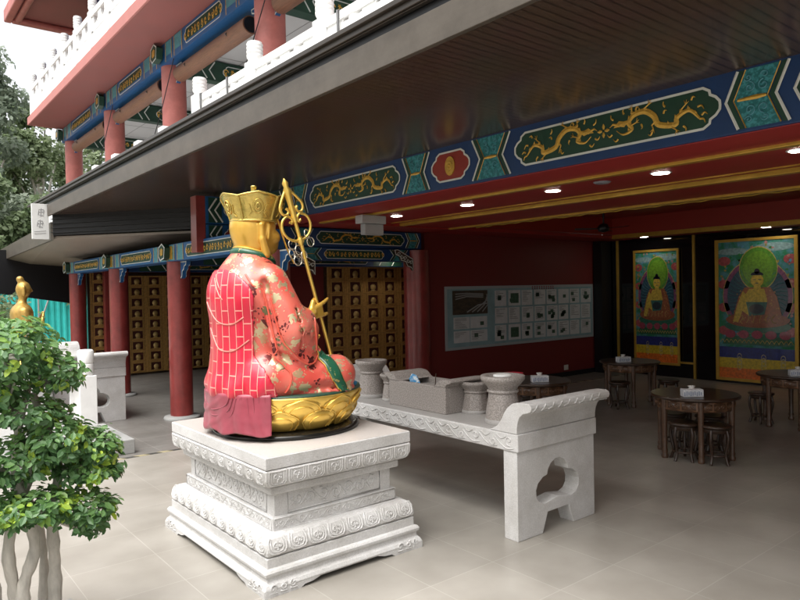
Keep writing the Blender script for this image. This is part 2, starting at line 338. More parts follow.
def paint_beam(par, m, H, items, gold_m=goldp, line=cream):
    """m(s,t,d): s along, t up from 0 to H, d out of the face.  items: (kind, s0, s1)"""
    B = {k: MB() for k in ('line', 'panel', 'redp', 'teal', 'green', 'motif', 'thin', 'cloud')}
    lw = H*.042
    for it in items:
        kind, a, b = it[:3]; t0, t1 = H*.13, H*.87; c = H/2
        if kind in ('dragons', 'red', 'scroll', 'bluecart'):
            po = cartouche(a+lw, b-lw, t0+lw, t1-lw)
            fan(B['redp' if kind == 'red' else 'panel'], po, m, .003); outline(B['line'], po, lw, m, .007)
            w_ = b-a
            if kind == 'dragons' or kind == 'bluecart':
                dragon(B['motif'], a+w_*.27, c, w_*.40, H*.45, 1, m, .009); dragon(B['motif'], a+w_*.73, c, w_*.40, H*.45, -1, m, .009)
                flower(B['motif'], a+w_*.5, c, H*.13, m, .009)
            elif kind == 'red':
                r = H*.2; B['motif'].prism([(a+w_/2+r*.8*math.cos(k*PI/9), c+r*1.1*math.sin(k*PI/9)) for k in range(18)], m, .003, .014)
                spiral2(B['thin'], a+w_/2, c, r*.6, 1, r*.16, m, .017); 
            else:
                k = max(3, int(w_/(H*.35)))
                for i in range(k):
                    x = a+w_*(i+.5)/k; spiral2(B['motif'], x, c+H*.03*(-1)**i, H*.15, (-1)**i, H*.06, m, .009, 1.2, i)
                    fan(B['motif'], star(x, c-(-1)**i*H*.12, H*.1, 5, i), m, .008)
        elif kind in ('hour', 'arrow', 'back'):
            v = (b-a)*.20
            if kind == 'hour': L_ = [(a, t0*.4), (a+v, c), (a, H-t0*.4)]; R_ = [(b, t0*.4), (b-v, c), (b, H-t0*.4)]; sgR = -1; sgL = 1
            elif kind == 'arrow': L_ = [(a, t0*.4), (a+v, c), (a, H-t0*.4)]; R_ = [(b-v, t0*.4), (b, c), (b-v, H-t0*.4)]; sgR = 1; sgL = 1
            else: L_ = [(a+v, t0*.4), (a, c), (a+v, H-t0*.4)]; R_ = [(b, t0*.4), (b-v, c), (b, H-t0*.4)]; sgL = -1; sgR = -1
            g = (b-a)*.13
            fan_poly = [(x+g, y) for x, y in L_] + [(x-g, y) for x, y in R_[::-1]]
            B['teal'].add([m(x, y, .003) for x, y in fan_poly], [(0, 1, 4, 5), (1, 2, 3, 4)])
            for S_, q in ((L_, g), (R_, -g)):
                B['green'].add([m(x, y, .004) for x, y in S_] + [m(x+q*.8, y, .004) for x, y in S_], [(0, 1, 4, 3), (1, 2, 5, 4)])
                ribbon(B['line'], S_, lw*1.1, m, .006); ribbon(B['thin'], [(x+q, y) for x, y in S_], lw*.45, m, .007)
            ribbon(B['motif'], [(a+v+g*1.1, c), ((a+b)/2, c), (b-v-g*1.1 if kind == 'hour' else b-g*1.5, c)], [H*.04, H*.07, H*.04], m, .009)
            for i in (-1, 1):
                for j in (-1, 1):
                    spiral2(B['cloud'], (a+b)/2+i*(b-a)*.11, c+j*H*.17, H*.085, i*j, H*.022, m, .007, 1.5, PI/2*j); spiral2(B['cloud'], (a+b)/2+i*(b-a)*.13, c+j*H*.32, H*.06, -i*j, H*.02, m, .007, 1.4, 0)
        elif kind == 'chev':   # dark chevrons with cream lines
            sg = it[3]; n_ = 2; w_ = b-a
            B['green'].add([m(a, t0*.3, .003), m(b, t0*.3, .003), m(b, H-t0*.3, .003), m(a, H-t0*.3, .003)], [(0, 1, 2, 3)])
            for i in range(n_):
                x = a+w_*(i+.5)/n_*.9+.02; v = sg*H*.3; ribbon(B['line'], [(x+v/2, t0*.5), (x-v/2, c), (x+v/2, H-t0*.5)], lw*1.6, m, .006)
        elif kind == 'block':
            B['cloud'].add([m(a, t0*.3, .003), m(b, t0*.3, .003), m(b, H-t0*.3, .003), m(a, H-t0*.3, .003)], [(0, 1, 2, 3)])
            for x in (a, b): ribbon(B['thin'], [(x, 0.01), (x, H-.01)], lw, m, .006)
    mm = {'line': line, 'panel': dgreen, 'redp': redpanel, 'teal': teal, 'green': dgreen, 'motif': gold_m, 'thin': goldp if line is cream else line, 'cloud': tealp}
    nm = {'line': 'painted_border', 'panel': 'painted_panel', 'redp': 'red_panel', 'teal': 'teal_panel', 'green': 'green_band', 'motif': 'gilded_motif', 'thin': 'gilt_line', 'cloud': 'cloud_scroll'}
    for k, b in B.items():
        if b.v: b.build(nm[k], mm[k], par)

def beamY(name, label, x, y0, y1, z0, z1, th, items, body=navy, group='painted beams of the pavilion', under=None):
    t = thing(name, label, 'beam', (x, y0, z0), group)
    MB().box(x, y0, z0, x+th, y1, z1).build('timber', body, t, .006)
    paint_beam(t, lambda s, q, d: (x-d, s, z0+q), z1-z0, items); return t
def beamX(name, label, y, x0, x1, z0, z1, th, items, body=navy, group='painted beams of the pavilion'):
    t = thing(name, label, 'beam', (x0, y, z0), group)
    MB().box(x0, y, z0, x1, y+th, z1).build('timber', body, t, .006)
    paint_beam(t, lambda s, q, d: (s, y-d, z0+q), z1-z0, items); return t

# ------------------------------------------------------------------ pavilion: pillars
def pillar(x, y, r, z0, z1, label, m=red_paint, base=True, group='red pillars of the ground floor', name='pillar'):
    t = thing(name, label, 'pillar', (x, y, z0), group)
    MB().lathe([(r, z0 + (0.05 if base else 0)), (r, z1)], (x, y, 0), 40).build('shaft', m, t)
    if base: MB().lathe([(r+.10, z0), (r+.105, z0+.02), (r+.09, z0+.045), (r+.03, z0+.05), (r-.01, z0+.06)], (x, y, 0), 40).build('base_ring', kerb_m, t)
    return t
def bracket(par, x, y, z, sy):
    """carved bracket under a beam, in the Y-Z plane beside the pillar"""
    b = MB(); l = MB()
    po = [(0, 0), (.26, 0), (.24, -.05), (.17, -.07), (.15, -.12), (.08, -.15), (.06, -.24), (0, -.27)]
    f = lambda s, t, d: (x + d, y + sy*s, z + t)
    b.prism(po, f, -.03, .03); b.build('bracket', blue, par)
    for q in (-.034, .034): outline(l, [(a*.92+.006, c*.92-.008) for a, c in po], .016, f, q)
    l.build('bracket_trim', cream, par)
def beam_head(par, x, y, z, h):
    b = MB(); g = MB(); l = MB(); f = lambda s, t, d: (x-d, y+s, z+t)
    po = [(-.10, .03), (.06, .0), (.13, h*.25), (.11, h*.8), (-.02, h), (-.13, h*.75)]
    b.prism(po, f, 0, .10); b.build('beam_head', dgreen, par)
    outline(l, po, .02, f, .104); l.build('beam_head_trim', cream, par)
    fan(g, [(a*.5, h*.25+c*.5) for a, c in po], f, .105); g.build('beam_head_gilding', goldp, par)
PX = 3.93
PY = (7.25, 10.42, 13.58, 16.75)
for y, lb in zip(PY, ('red pillar hidden behind the seated monk statue', 'red pillar on a pale stone ring, nearest fully visible one left of the statue', 'middle red pillar rising behind the small white altar', 'farthest red pillar at the left corner beside the turquoise sheet')):
    t = pillar(PX, y, 0.175, 0, 2.48, lb)
    for s_ in (-1, 1): bracket(t, PX, y + s_*.16, 2.475, s_)
t = pillar(7.76, 9.12, 0.23, 0, 2.66, 'thick red pillar at the left edge of the notice board wall')
t = pillar(4.85, 9.15, 0.2, 0, 2.98, 'red pillar standing behind the head of the statue')
pillar(4.85, 0.75, 0.2, 0, 2.98, 'red pillar at the near end of the dragon beam')
# small red posts seen inside the left wing
for x, y, lb in ((4.55, 16.6, 'slim red post beside the far niche cabinet'),):
    t = thing('post', lb, 'post', (x, y, 0)); MB().box(x-.09, y-.09, 0, x+.09, y+.09, 2.75).build('shaft', red_paint, t, .008)

# lower beams, direction of the pillar row
G1 = 'low painted beams over the left pillar row'
for i, (a, b, lb) in enumerate(((PY[0], PY[1], 'low painted beam running behind the statue to the nearest left pillar'), (PY[1], PY[2], 'low painted beam between the nearest and the middle left pillars'), (PY[2], PY[3]+.25, 'low painted beam ending at the farthest left pillar'))):
    t = beamY('painted_beam', lb, 3.76, a, b, 2.48, 2.74, .3,
          [('block', a+.02, a+.30), ('block', a+.42, a+.62), ('scroll' if i else 'scroll', a+.72, b-.75), ('block', b-.66, b-.42), ('block', b-.3, b-.02)], body=blue, group=G1)
    beam_head(t, 3.76, b-.02 if i < 2 else PY[3], 2.5, .25)
    for yy in (a+.14, b-.16):
        g = MB(); g.prism([(-.07, .03), (.07, .03), (.07, .23), (-.07, .23)], lambda s, q, d: (3.76-d, yy+s, 2.48+q), 0, .012); g.build('gilded_block', goldp, t)
for y, lb in ((10.42, 'dark painted cross beam behind the nearest left pillar'), (13.58, 'dark painted cross beam behind the middle left pillar')):
    beamX('painted_beam', lb, y-.1, 4.1, 8.9, 2.42, 2.70, .2, [('chev', 4.3, 5.0, 1), ('bluecart', 5.1, 7.6), ('chev', 7.7, 8.4, -1)], group='cross beams inside the left wing')

# long dragon beam under the canopy
DB = beamY('painted_beam', 'long navy beam with gilded dragons along the inner edge of the canopy', 4.6, 0.4, 9.35, 2.98, 3.41, .46,
    [('back', 0.75, 1.28), ('arrow', 1.28, 1.70), ('arrow', 1.73, 2.13) , ('dragons', 2.15, 4.02), ('hour', 4.06, 4.54), ('red', 4.56, 5.14), ('hour', 5.16, 5.60), ('dragons', 5.63, 7.52), ('hour', 7.56, 8.0), ('chev', 8.1, 8.7, 1)])
beamY('painted_beam', 'continuation of the dragon beam outside the picture', 4.6, -15.9, 0.395, 2.98, 3.41, .46, [('dragons', -1.5, .3), ('hour', -2.05, -1.55)])
MB().box(4.625, 0.42, 2.972, 5.10, 9.3, 2.979).build('red_underside', red_ceil, DB)
# crossing beams towards the notice board wall
G2 = 'stacked painted beams around the inner corner'
beamX('painted_beam', 'navy beam with orange dragons between the corner and the notice board pillar', 9.0, 5.06, 7.79, 2.68, 2.97, .24, [('hour', 5.15, 5.55), ('bluecart', 5.6, 7.40), ('arrow', 7.42, 7.74)], group=G2)
beamX('painted_beam', 'thin lower beam with a narrow dragon panel above the niches', 9.04, 5.06, 7.66, 2.46, 2.672, .2, [('hour', 5.3, 5.72), ('scroll', 5.76, 6.98), ('hour', 7.1, 7.5)], group=G2)
beamX('painted_beam', 'upper of the two chevron beams left of the statue head', 9.0, 3.80, 4.60, 2.955, 3.34, .24, [('chev', 3.84, 4.04, 1), ('red', 4.06, 4.38), ('chev', 4.4, 4.58, -1)], group=G2, body=blue)
beamX('painted_beam', 'lower of the two chevron beams left of the statue head', 9.0, 3.80, 4.60, 2.655, 2.945, .24, [('chev', 3.84, 4.04, 1), ('red', 4.06, 4.38), ('chev', 4.4, 4.58, -1)], group=G2, body=blue)
t = thing('post', 'short red post carrying the two chevron beams', 'post', (3.73, 9.1, 2.55)); MB().box(3.66, 9.0, 2.55, 3.795, 9.2, 3.34).build('shaft', red_paint, t, .005)
# carved brackets hanging near pillar tops
def hang_bracket(x, y, z, lb):
    t = thing('carved_bracket', lb, 'bracket', (x, y, z)); b = MB(); l = MB(); f = lambda s, q, d: (x+s, y-d, z+q)
    po = [(0, 0), (-.34, .16), (-.40, .15), (-.38, .08), (-.28, .04), (-.26, -.02), (-.16, -.04), (-.12, -.12), (-.04, -.14), (0, -.2)]
    b.prism(po, f, -.02, .03); b.build('panel', darkwood, t)
    for k in range(5): spiral2(l, -.04-.07*k, -.06+.035*k, .04, (-1)**k, .012, f, .034, 1.3)
    outline(l, po, .014, f, .033); l.build('scroll_trim', cream, t)
hang_bracket(7.56, 9.0, 2.50, 'carved scroll bracket beside the thick pillar')
hang_bracket(5.55, 9.0, 2.44, 'carved scroll bracket behind the ring staff')

# ------------------------------------------------------------------ canopy
soff = bpy.data.materials.new('brown_soffit_strips'); soff.use_nodes = True; n, L, p = nodes(soff)
tc = n.new('ShaderNodeTexCoord'); sp = n.new('ShaderNodeSeparateXYZ'); L.new(tc.outputs['Object'], sp.inputs[0])
mu = n.new('ShaderNodeMath'); mu.operation = 'MULTIPLY'; mu.inputs[1].default_value = 15; L.new(sp.outputs['Y'], mu.inputs[0])
fr = n.new('ShaderNodeMath'); fr.operation = 'PINGPONG'; fr.inputs[1].default_value = .5; L.new(mu.outputs[0], fr.inputs[0])
rp = n.new('ShaderNodeValToRGB'); rp.color_ramp.elements[0].position = 0; rp.color_ramp.elements[1].position = .16; rp.color_ramp.elements[0].color = (0.034, 0.021, 0.015, 1); rp.color_ramp.elements[1].color = (0.104, 0.066, 0.047, 1)
L.new(fr.outputs[0], rp.inputs[0])
nz = n.new('ShaderNodeTexNoise'); nz.inputs['Scale'].default_value = 3; L.new(tc.outputs['Object'], nz.inputs['Vector'])
mx = n.new('ShaderNodeMix'); mx.data_type = 'RGBA'; mx.blend_type = 'MULTIPLY'; mx.inputs[0].default_value = .35; L.new(rp.outputs[0], mx.inputs[6]); L.new(nz.outputs['Color'], mx.inputs[7]); L.new(mx.outputs[2], p.inputs['Base Color'])
p.inputs['Roughness'].default_value = .25; p.inputs['Metallic'].default_value = .3
bm = n.new('ShaderNodeBump'); bm.inputs['Strength'].default_value = .35; bm.inputs['Distance'].default_value = .003; L.new(rp.outputs[0], bm.inputs['Height']); L.new(bm.outputs[0], p.inputs['Normal'])
can = thing('canopy', 'long brown metal canopy with grey fascia sheltering the forecourt', 'canopy', (2.63, 5, 3.4))
P2 = lambda s, t, d: (s, t, d)
MB().prism([(2.64, -16), (4.598, -16), (4.598, 9.0), (4.598, 10.45), (4.35, 10.7), (2.64, 13.02)], P2, 3.4, 3.44).build('soffit', soff, can)  # run lengthened behind the camera to hold back side light
MB().box(4.6, 0.0, 3.415, 5.0, 9.35, 3.44).build('soffit_strip', soff, can)
MB().box(2.60, -16, 3.385, 2.637, 13.06, 3.585).build('fascia', fascia_m, can, .004)
MB().box(2.64, -16, 3.50, 2.66, 13.6, 3.70).build('shadow_gap', black, can)  # solid black board, shade between fascia and gutter put in as colour
g_ = MB().box(2.60, -16, 3.652, 2.636, 14.2, 3.66).box(2.585, -16, 3.66, 2.636, 14.2, 3.70).box(2.56, -16, 3.70, 2.70, 14.6, 3.735)
g_.build('gutter', gutter_m, can, .004)
# louvred end under the high soffit and the lower canopy beyond
lv = MB(); d_ = Vector((1.71, -2.32, 0)).normalized(); nn = Vector((-d_.y, d_.x, 0))
def lm(s, t, d): q = Vector((2.64, 13.02, 0)) + d_*s + nn*d; return (q.x, q.y, t)
Ll = math.hypot(1.71, 2.32) + .32
lv.prism([(0, 3.05), (Ll, 3.05), (Ll, 3.42), (0, 3.42)], lm, .05, .09)
for k in range(4): lv.prism([(0, 3.09+.08*k), (Ll, 3.09+.08*k), (Ll, 3.10+.08*k), (0, 3.10+.08*k)], lm, .0, .05)
lv.build('louvre', black, can)
lc = thing('lower_canopy', 'lower grey canopy beyond the end of the brown one', 'canopy', (3.2, 15, 3.2))
def quadslab(pts, th):
    b = MB(); v = [tuple(p) for p in pts] + [(p[0], p[1], p[2]+th) for p in pts]; k = len(pts)
    return b.add(v, [tuple(range(k))[::-1], tuple(range(k, 2*k))] + [(i, (i+1) % k, k+(i+1) % k, k+i) for i in range(k)])
soff2 = mat('lower_soffit', (0.30, 0.25, 0.21), 0.45, var=0.1, vscale=2)
quadslab([(2.72, 13.15, 3.0), (4.5, 10.75, 2.99), (6, 10.8, 2.80), (6, 22.6, 2.80), (3.85, 22.6, 2.78), (3.16, 22.6, 2.95)], .04).build('soffit', soff2, lc)
quadslab([(2.66, 13.1, 2.97), (2.70, 13.08, 2.97), (3.17, 22.6, 2.97), (3.12, 22.6, 2.97)], .32).build('fascia', fascia_m, lc)
quadslab([(2.72, 13.3, 3.22), (9, 13.3, 3.3), (9, 22.6, 3.3), (3.1, 22.6, 3.22)], .04).build('roof_sheet', fascia_m, lc)
# white sign at the canopy end
sg = thing('sign_board', 'small white sign board on the end of the canopy', 'sign', (2.5, 13.07, 3.0))
MB().box(2.36, 13.08, 2.98, 2.63, 13.13, 3.60).build('board', white_paint, sg, .004)
gl = MB(); f = lambda s, t, d: (2.36+s, 13.08-d, 2.98+t)
for (cx, cy) in ((.15, .47), (.13, .27)):
    for a in ((-.04, .05, .04, .05), (-.05, .0, .05, .01), (-.03, -.05, .04, -.06), (0, .07, -.01, -.07), (-.04, .03, -.05, -.05), (.04, .04, .035, -.03)):
        ribbon(gl, [(cx+a[0], cy+a[1]), (cx+a[2], cy+a[3])], .014, f, .003)
for k in range(2): ribbon(gl, [(.03, .13-.04*k), (.22, .15-.04*k)], .008, f, .003)
gl.build('lettering', mat('grey_lettering', (0.3, 0.3, 0.3), .6), sg)

# ------------------------------------------------------------------ ceiling of the hall, with trays and gilt mouldings
ce = thing('hall_ceiling', 'dark red stepped ceiling with gilt mouldings over the hall', 'ceiling', (8, 4, 3))
MB().box(5.065, -16, 2.98, 5.22, 9.0, 3.04).box(5.065, 8.3, 2.98, 13.38, 8.995, 3.04).box(5.34, 8.995, 2.985, 13.38, 9.3, 3.04).build('border_panel', red_ceil, ce)  # ceiling drawn out past the view, with the canopy, to dim the hall
MB().box(5.30, -16, 3.03, 6.72, 8.3, 3.07).box(6.86, -16, 3.0, 7.80, 8.3, 3.05).build('red_panel', red_ceil, ce)
MB().box(5.22, -16, 2.955, 5.30, 8.3, 3.04).box(6.73, -16, 2.985, 6.82, 8.3, 3.05).box(7.80, -16, 2.972, 7.87, 8.3, 3.06).box(12.6, -16, 2.965, 12.68, 8.3, 3.06).build('gilt_moulding', goldline, ce, .006)
MB().box(5.46, -16, 3.018, 5.48, 8.3, 3.031).box(6.55, -16, 3.018, 6.57, 8.3, 3.031).build('thin_gilt_line', goldline, ce)
MB().box(7.88, -16, 3.40, 12.6, 8.3, 3.44).box(12.56, -16, 3.05, 12.6, 8.3, 3.4).box(7.88, 8.26, 3.05, 12.56, 8.3, 3.4).build('raised_tray', red_tray, ce)
MB().box(12.68, -16, 2.99, 13.38, 8.3, 3.04).build('edge_panel', red_ceil, ce)
fr_ = MB()
y = 8.0
while y > -2:
    fr_.tube(smooth_pts([(8.17, y, 3.0), (8.17, y-.18, 3.008), (8.17, y-.3, 3.0), (8.17, y-.42, 3.014), (8.17, y-.6, 3.0)], 3), .012, 5); y -= .6
fr_.build('gilt_fringe', goldline, ce)
for i, (x, y) in enumerate(((6.0, 7.46), (6.0, 6.03), (5.95, 4.65), (5.9, 3.35), (5.87, 2.14), (5.87, .9))):
    lb = ['downlight nearest the notice board pillar, farthest of its row', 'second downlight of the row from the thick pillar', 'third downlight of the row, over the right end of the altar', 'bright downlight under the dragons of the long beam', 'downlight at the right edge of the picture', 'downlight over the near end of the hall'][i]
    t = thing('downlight', lb, 'ceiling light', (x, y, 3.03), 'downlights in the first ceiling tray')
    MB().lathe([(.085, 3.025), (.1, 3.027), (.1, 3.0295)], (x, y, 0), 20).build('trim_ring', white_paint, t); MB().lathe([(.078, 3.0225), (.078, 3.0245)], (x, y, 0), 20).build('lamp_lens', lampm, t)
t = thing('downlight', 'unlit round ceiling speaker between two downlights', 'ceiling light', (5.9, 3.99, 3.03)); MB().lathe([(.07, 3.015), (.09, 3.0295)], (5.9, 3.99, 0), 18).build('grille', mat('grey_grille', (0.3, 0.3, 0.33), .5), t)
for x, y, lb in ((12.95, 7.75, 'downlight in the far ceiling edge before the glass wall'), (12.95, 5.3, 'far downlight above the large painted scroll')):
    t = thing('downlight', lb, 'ceiling light', (x, y, 2.99), 'downlights before the glass wall')
    MB().lathe([(.085, 2.985), (.1, 2.987), (.1, 2.9895)], (x, y, 0), 20).build('trim_ring', white_paint, t); MB().lathe([(.078, 2.9825), (.078, 2.9845)], (x, y, 0), 20).build('lamp_lens', lampm, t)
# ceiling fan
t = thing('ceiling_fan', 'black ceiling fan hanging in the bright red tray', 'fan', (10.3, 6.95, 3.05))
MB().tube([(10.3, 6.95, 3.398), (10.3, 6.95, 3.06)], .018, 8).build('rod', black, t)
MB().lathe([(.02, 2.92), (.09, 2.94), (.11, 3.0), (.07, 3.06), (.02, 3.08)], (10.3, 6.95, 0), 20).build('motor', black, t)
for k in range(3):
    a = k*2*PI/3+.4; ca, sa = math.cos(a), math.sin(a)
    MB().prism([(.1, -.03), (.5, -.07), (.52, .05), (.1, .03)], lambda s, q, d: (10.3+s*ca-q*sa, 6.95+s*sa+q*ca, 2.98+d+q*.15), 0, .008).build('blade', black, t)
# white wall box under the first moulding
t = thing('emergency_light', 'white boxy emergency light hanging below the dragon beam', 'emergency light', (5.3, 7.05, 2.95))
MB().box(5.06, 7.0, 2.845, 5.45, 7.16, 2.953).build('housing', mat('dull_white', (.42, .43, .43), .5), t, .008); MB().box(5.12, 7.03, 2.70, 5.43, 7.13, 2.843).build('lamp_body', mat('off_white', (.34, .35, .35), .5), t, .01)

# ------------------------------------------------------------------ walls of the hall
t = thing('notice_wall', 'dark red wall carrying the wide notice board', 'wall', (10.5, 9.3, 0))
MB().box(7.95, 9.1, 0, 13.42, 9.35, 3.2).build('plaster', red_wall, t); MB().box(8.0, 9.07, 0.0, 13.36, 9.098, .1).build('skirting', black, t)
t = thing('corner_column', 'black column at the corner of the notice wall and glass wall', 'column', (13.2, 9.0, 0)); MB().box(13.02, 8.85, 0, 13.38, 9.065, 2.975).build('cladding', black, t)
gw = thing('glass_wall', 'black mirror glass wall with thin gilt mullions', 'wall', (13.45, 5, 0))
MB().box(13.42, -16, 0, 13.6, 9.09, 3.2).build('panel', glossblack, gw)
for y in (8.69, 6.905, 4.75, 2.6, .5, -1.6, -3.7): MB().box(13.38, y-.022, .0, 13.42, y+.022, 2.98).build('mullion', goldline, gw)
MB().box(13.385, 6.93, .30, 13.42, 7.4, .34).build('rail', goldline, gw)
side = thing('added_end_wall', 'unseen dark red end wall added to keep the hall dark', 'wall', (9, -16, 0)); MB().box(5, -16.2, 0, 13.6, -16, 3.2).build('plaster', red_wall, side)  # out of view, added to shut light out of the near end
so_ = thing('wall_socket', 'small white socket low on the dark red wall', 'socket', (12.0, 9.09, .2)); MB().box(11.93, 9.085, .14, 12.07, 9.098, .25).build('plate', white_paint, so_, .003); MB().box(11.97, 9.08, .18, 12.03, 9.084, .21).build('rocker', white_paint, so_)
# recess and wing walls
t = thing('recess_wall', 'dim red wall beside the niche cabinet in the recess', 'wall', (6.3, 10.9, 0)); MB().box(5.75, 10.85, 0, 6.93, 11.1, 2.98).build('plaster', red_wall, t)
t = thing('wing_wall', 'red rear wall of the left wing behind the niches', 'wall', (7, 17.2, 0)); MB().box(4.7, 17.06, 0, 9.2, 17.3, 3.0).box(9.0, 9.36, 0, 9.2, 17.06, 3.0).build('plaster', red_wall, t)
MB().box(4.1, 10.9, 2.76, 9.2, 17.3, 2.79).build('ceiling_panel', black, t)
t = thing('recess_ceiling', 'dark red ceiling of the recess behind the crossing beams', 'ceiling', (6.5, 10, 2.6)); MB().box(5.0, 9.3, 2.6, 9.0, 10.88, 2.64).build('panel', red_ceil, t); MB().box(6.95, 10.5, 2.565, 8.9, 10.56, 2.6).build('gilt_moulding', goldline, t)
t = thing('downlight', 'small downlight above the niches in the recess', 'ceiling light', (8.1, 10.1, 2.6)); MB().lathe([(.07, 2.585), (.085, 2.5985)], (8.1, 10.1, 0), 18).build('trim_ring', white_paint, t); MB().lathe([(.06, 2.578), (.06, 2.5845)], (8.1, 10.1, 0), 18).build('lamp_lens', lampm, t)

# ------------------------------------------------------------------ gilded niche cabinets
niche_gold = mat('niche_gilding', (0.50, 0.285, 0.085), 0.42, metal=0.15, var=0.3, vscale=20, bump=0.2, bscale=60)
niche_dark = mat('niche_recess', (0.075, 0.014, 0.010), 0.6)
CWd, RHt = .43, .265
proto = None
def niche_cell(par, x, y, z):
    """one gilded niche: side pillars, lintel, dark recess, round boss"""
    global proto
    if proto is None:
        m1 = MB().box(0, 0, 0, CWd-.006, .03, .028).box(.0, .0, .028, .05, .03, RHt-.004).box(.06, -.01, .028, .085, .03, RHt-.004).box(CWd-.09, -.01, .028, CWd-.066, .03, RHt-.004).box(CWd-.056, 0, .028, CWd-.006, .03, RHt-.004)
        m1.box(.088, .0, RHt-.035, CWd-.093, .03, RHt-.004).box(.10, -.012, .03, CWd-.105, .0, .05)
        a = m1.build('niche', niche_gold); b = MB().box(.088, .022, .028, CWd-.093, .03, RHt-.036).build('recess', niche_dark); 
        c = MB().ball((CWd/2, .0, .125), .066, 7, 1, .5, 1).lathe([(.05, .05), (.06, .055), (.045, .07)], (CWd/2, 0, 0), 12, 1, .5).build('gilt_boss', mat('boss_gilding', (.55, .38, .14), .35, metal=.3))
        b.parent = a; c.parent = a; proto = a
        a.parent = par; a.location = Vector((x, y, z)) - LOC[par.name]; return
    a = proto.copy(); C.objects.link(a); a.parent = par; a.location = Vector((x, y, z)) - LOC[par.name]
    for ch in proto.children:
        d = ch.copy(); C.objects.link(d); d.parent = a
def cabinet(x0, y, z0, cols, rows, lb):
    t = thing('niche_cabinet', lb, 'niche cabinet', (x0, y, 0), 'gilded niche cabinets')
    MB().box(x0-.05, y+.035, 0, x0+cols*CWd+.05, y+.12, z0+rows*RHt+.06).build('back_panel', darkwood, t)
    if z0 > .1: MB().box(x0-.05, y-.02, 0.0, x0+cols*CWd+.05, y+.034, z0-.1).build('plinth', black, t); MB().box(x0-.04, y-.03, z0-.098, x0+cols*CWd+.04, y+.03, z0-.01).build('red_rail', redpanel, t)
    for i in range(cols):
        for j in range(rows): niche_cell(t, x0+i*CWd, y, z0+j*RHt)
cabinet(4.22, 16.85, .17, 1, 9, 'narrow gilded niche cabinet at the far left between two pillars')
cabinet(5.07, 16.8, .05, 3, 9, 'gilded niche cabinet between the middle and nearest left pillars')
cabinet(6.56, 16.75, .05, 3, 9, 'gilded niche cabinet between the nearest left pillar and the statue')
cabinet(6.95, 10.78, .05, 5, 9, 'large gilded niche cabinet behind the urns in the recess')
t = thing('doorway_frame', 'dark doorway frame left of the third niche cabinet', 'door frame', (6.45, 16.7, 0)); MB().box(6.38, 16.68, 0, 6.44, 16.75, 2.45).box(6.48, 16.68, 0, 6.52, 16.75, 2.45).build('jamb', black, t)
for k in range(4): MB().box(6.445, 16.67, .3+.5*k, 6.475, 16.7, .42+.5*k).build('hinge', goldline, t)

# ------------------------------------------------------------------ upper storey
us = thing('upper_floor', 'pale upper floor slab above the canopy', 'floor slab', (3, 8, 3.6))
MB().box(2.72, -16, 3.5, 13.6, 13.0, 3.72).box(3.14, 13.0, 3.5, 13.6, 15.9, 3.72).box(3.7, 15.9, 3.5, 13.6, 17.3, 3.72).build('slab', white_rail, us)
for y, lb in ((4.3, 'upper pink red pillar beyond the top edge'), (7.25, 'widest upper red pillar at the top of the picture'), (10.42, 'second upper red pillar from the right'), (13.58, 'third upper red pillar from the right, beside rolled blinds'), (16.75, 'upper red pillar at the far left corner before the trees')):
    t = pillar(3.93, y, .185, 3.72, 5.52, lb, red_upper, False, 'red pillars of the upper floor', 'upper_pillar')
    if y > 5: bracket(t, 3.93, y+.17, 5.51, 1); bracket(t, 3.93, y-.17, 5.51, -1)
U = (4.3, 7.25, 10.42, 13.58, 17.0)
G3 = 'painted beams of the upper floor'
for i in range(4):
    a, b = U[i], U[i+1]
    t = beamY('upper_painted_beam', ['upper painted beam at the top edge of the picture', 'upper painted beam over the widest upper pillar', 'upper painted beam above the second rolled blind', 'upper painted beam at the far corner under the pink soffit'][i], 3.74, a, b, 5.52, 5.835, .32,
          [('block', a+.2, a+.42), ('block', a+.5, a+.8), ('scroll', a+.9, b-.95), ('block', b-.86, b-.56), ('block', b-.45, b-.2)], body=blue, group=G3)
    MB().box(3.735, a, 5.515, 3.74, b, 5.61).build('lower_band', blue, t)
    beam_head(t, 3.72, b if i < 3 else 16.95, 5.56, .26)
for y, lb in ((7.25, 'dark green upper cross beam behind the widest pillar'), (10.42, 'dark green upper cross beam behind the second upper pillar'), (13.58, 'dark green upper cross beam behind the third upper pillar'), (16.75, 'dark green upper cross beam at the far end')):
    beamX('upper_cross_beam', lb, y-.1, 4.12, 9.3, 5.42, 5.74, .2, [('chev', 4.3, 4.6, 1), ('scroll', 4.7, 6.2), ('scroll', 6.3, 7.9), ('chev', 8, 8.6, -1)], body=dgreen, group='cross beams of the upper floor')
bl = thing('balcony', 'pink red balcony with white carved balustrade at the top left', 'balcony', (3, 12, 5.84))
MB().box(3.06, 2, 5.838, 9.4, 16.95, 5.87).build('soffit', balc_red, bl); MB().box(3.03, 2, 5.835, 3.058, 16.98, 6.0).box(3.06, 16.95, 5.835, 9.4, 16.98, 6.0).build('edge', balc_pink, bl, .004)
uc = MB().box(4.07, 2, 5.76, 9.4, 17.0, 5.80); uc.build('ceiling_board', greyceil, bl)
lns = MB()
for k in range(14): lns.box(4.07, 2.8+k*1.05, 5.757, 9.4, 2.815+k*1.05, 5.7595)
for k in range(9): lns.box(4.4+k*.6, 2, 5.7565, 4.412+k*.6, 17, 5.7595)
lns.build('ceiling_joint', mat('joint_grey', (.3, .3, .3), .7), bl)
t = thing('upper_wall', 'pale inner wall of the upper floor', 'wall', (9.4, 8, 3.7)); MB().box(9.3, 2, 3.72, 9.5, 17.0, 5.75).build('plaster', greyceil, t)
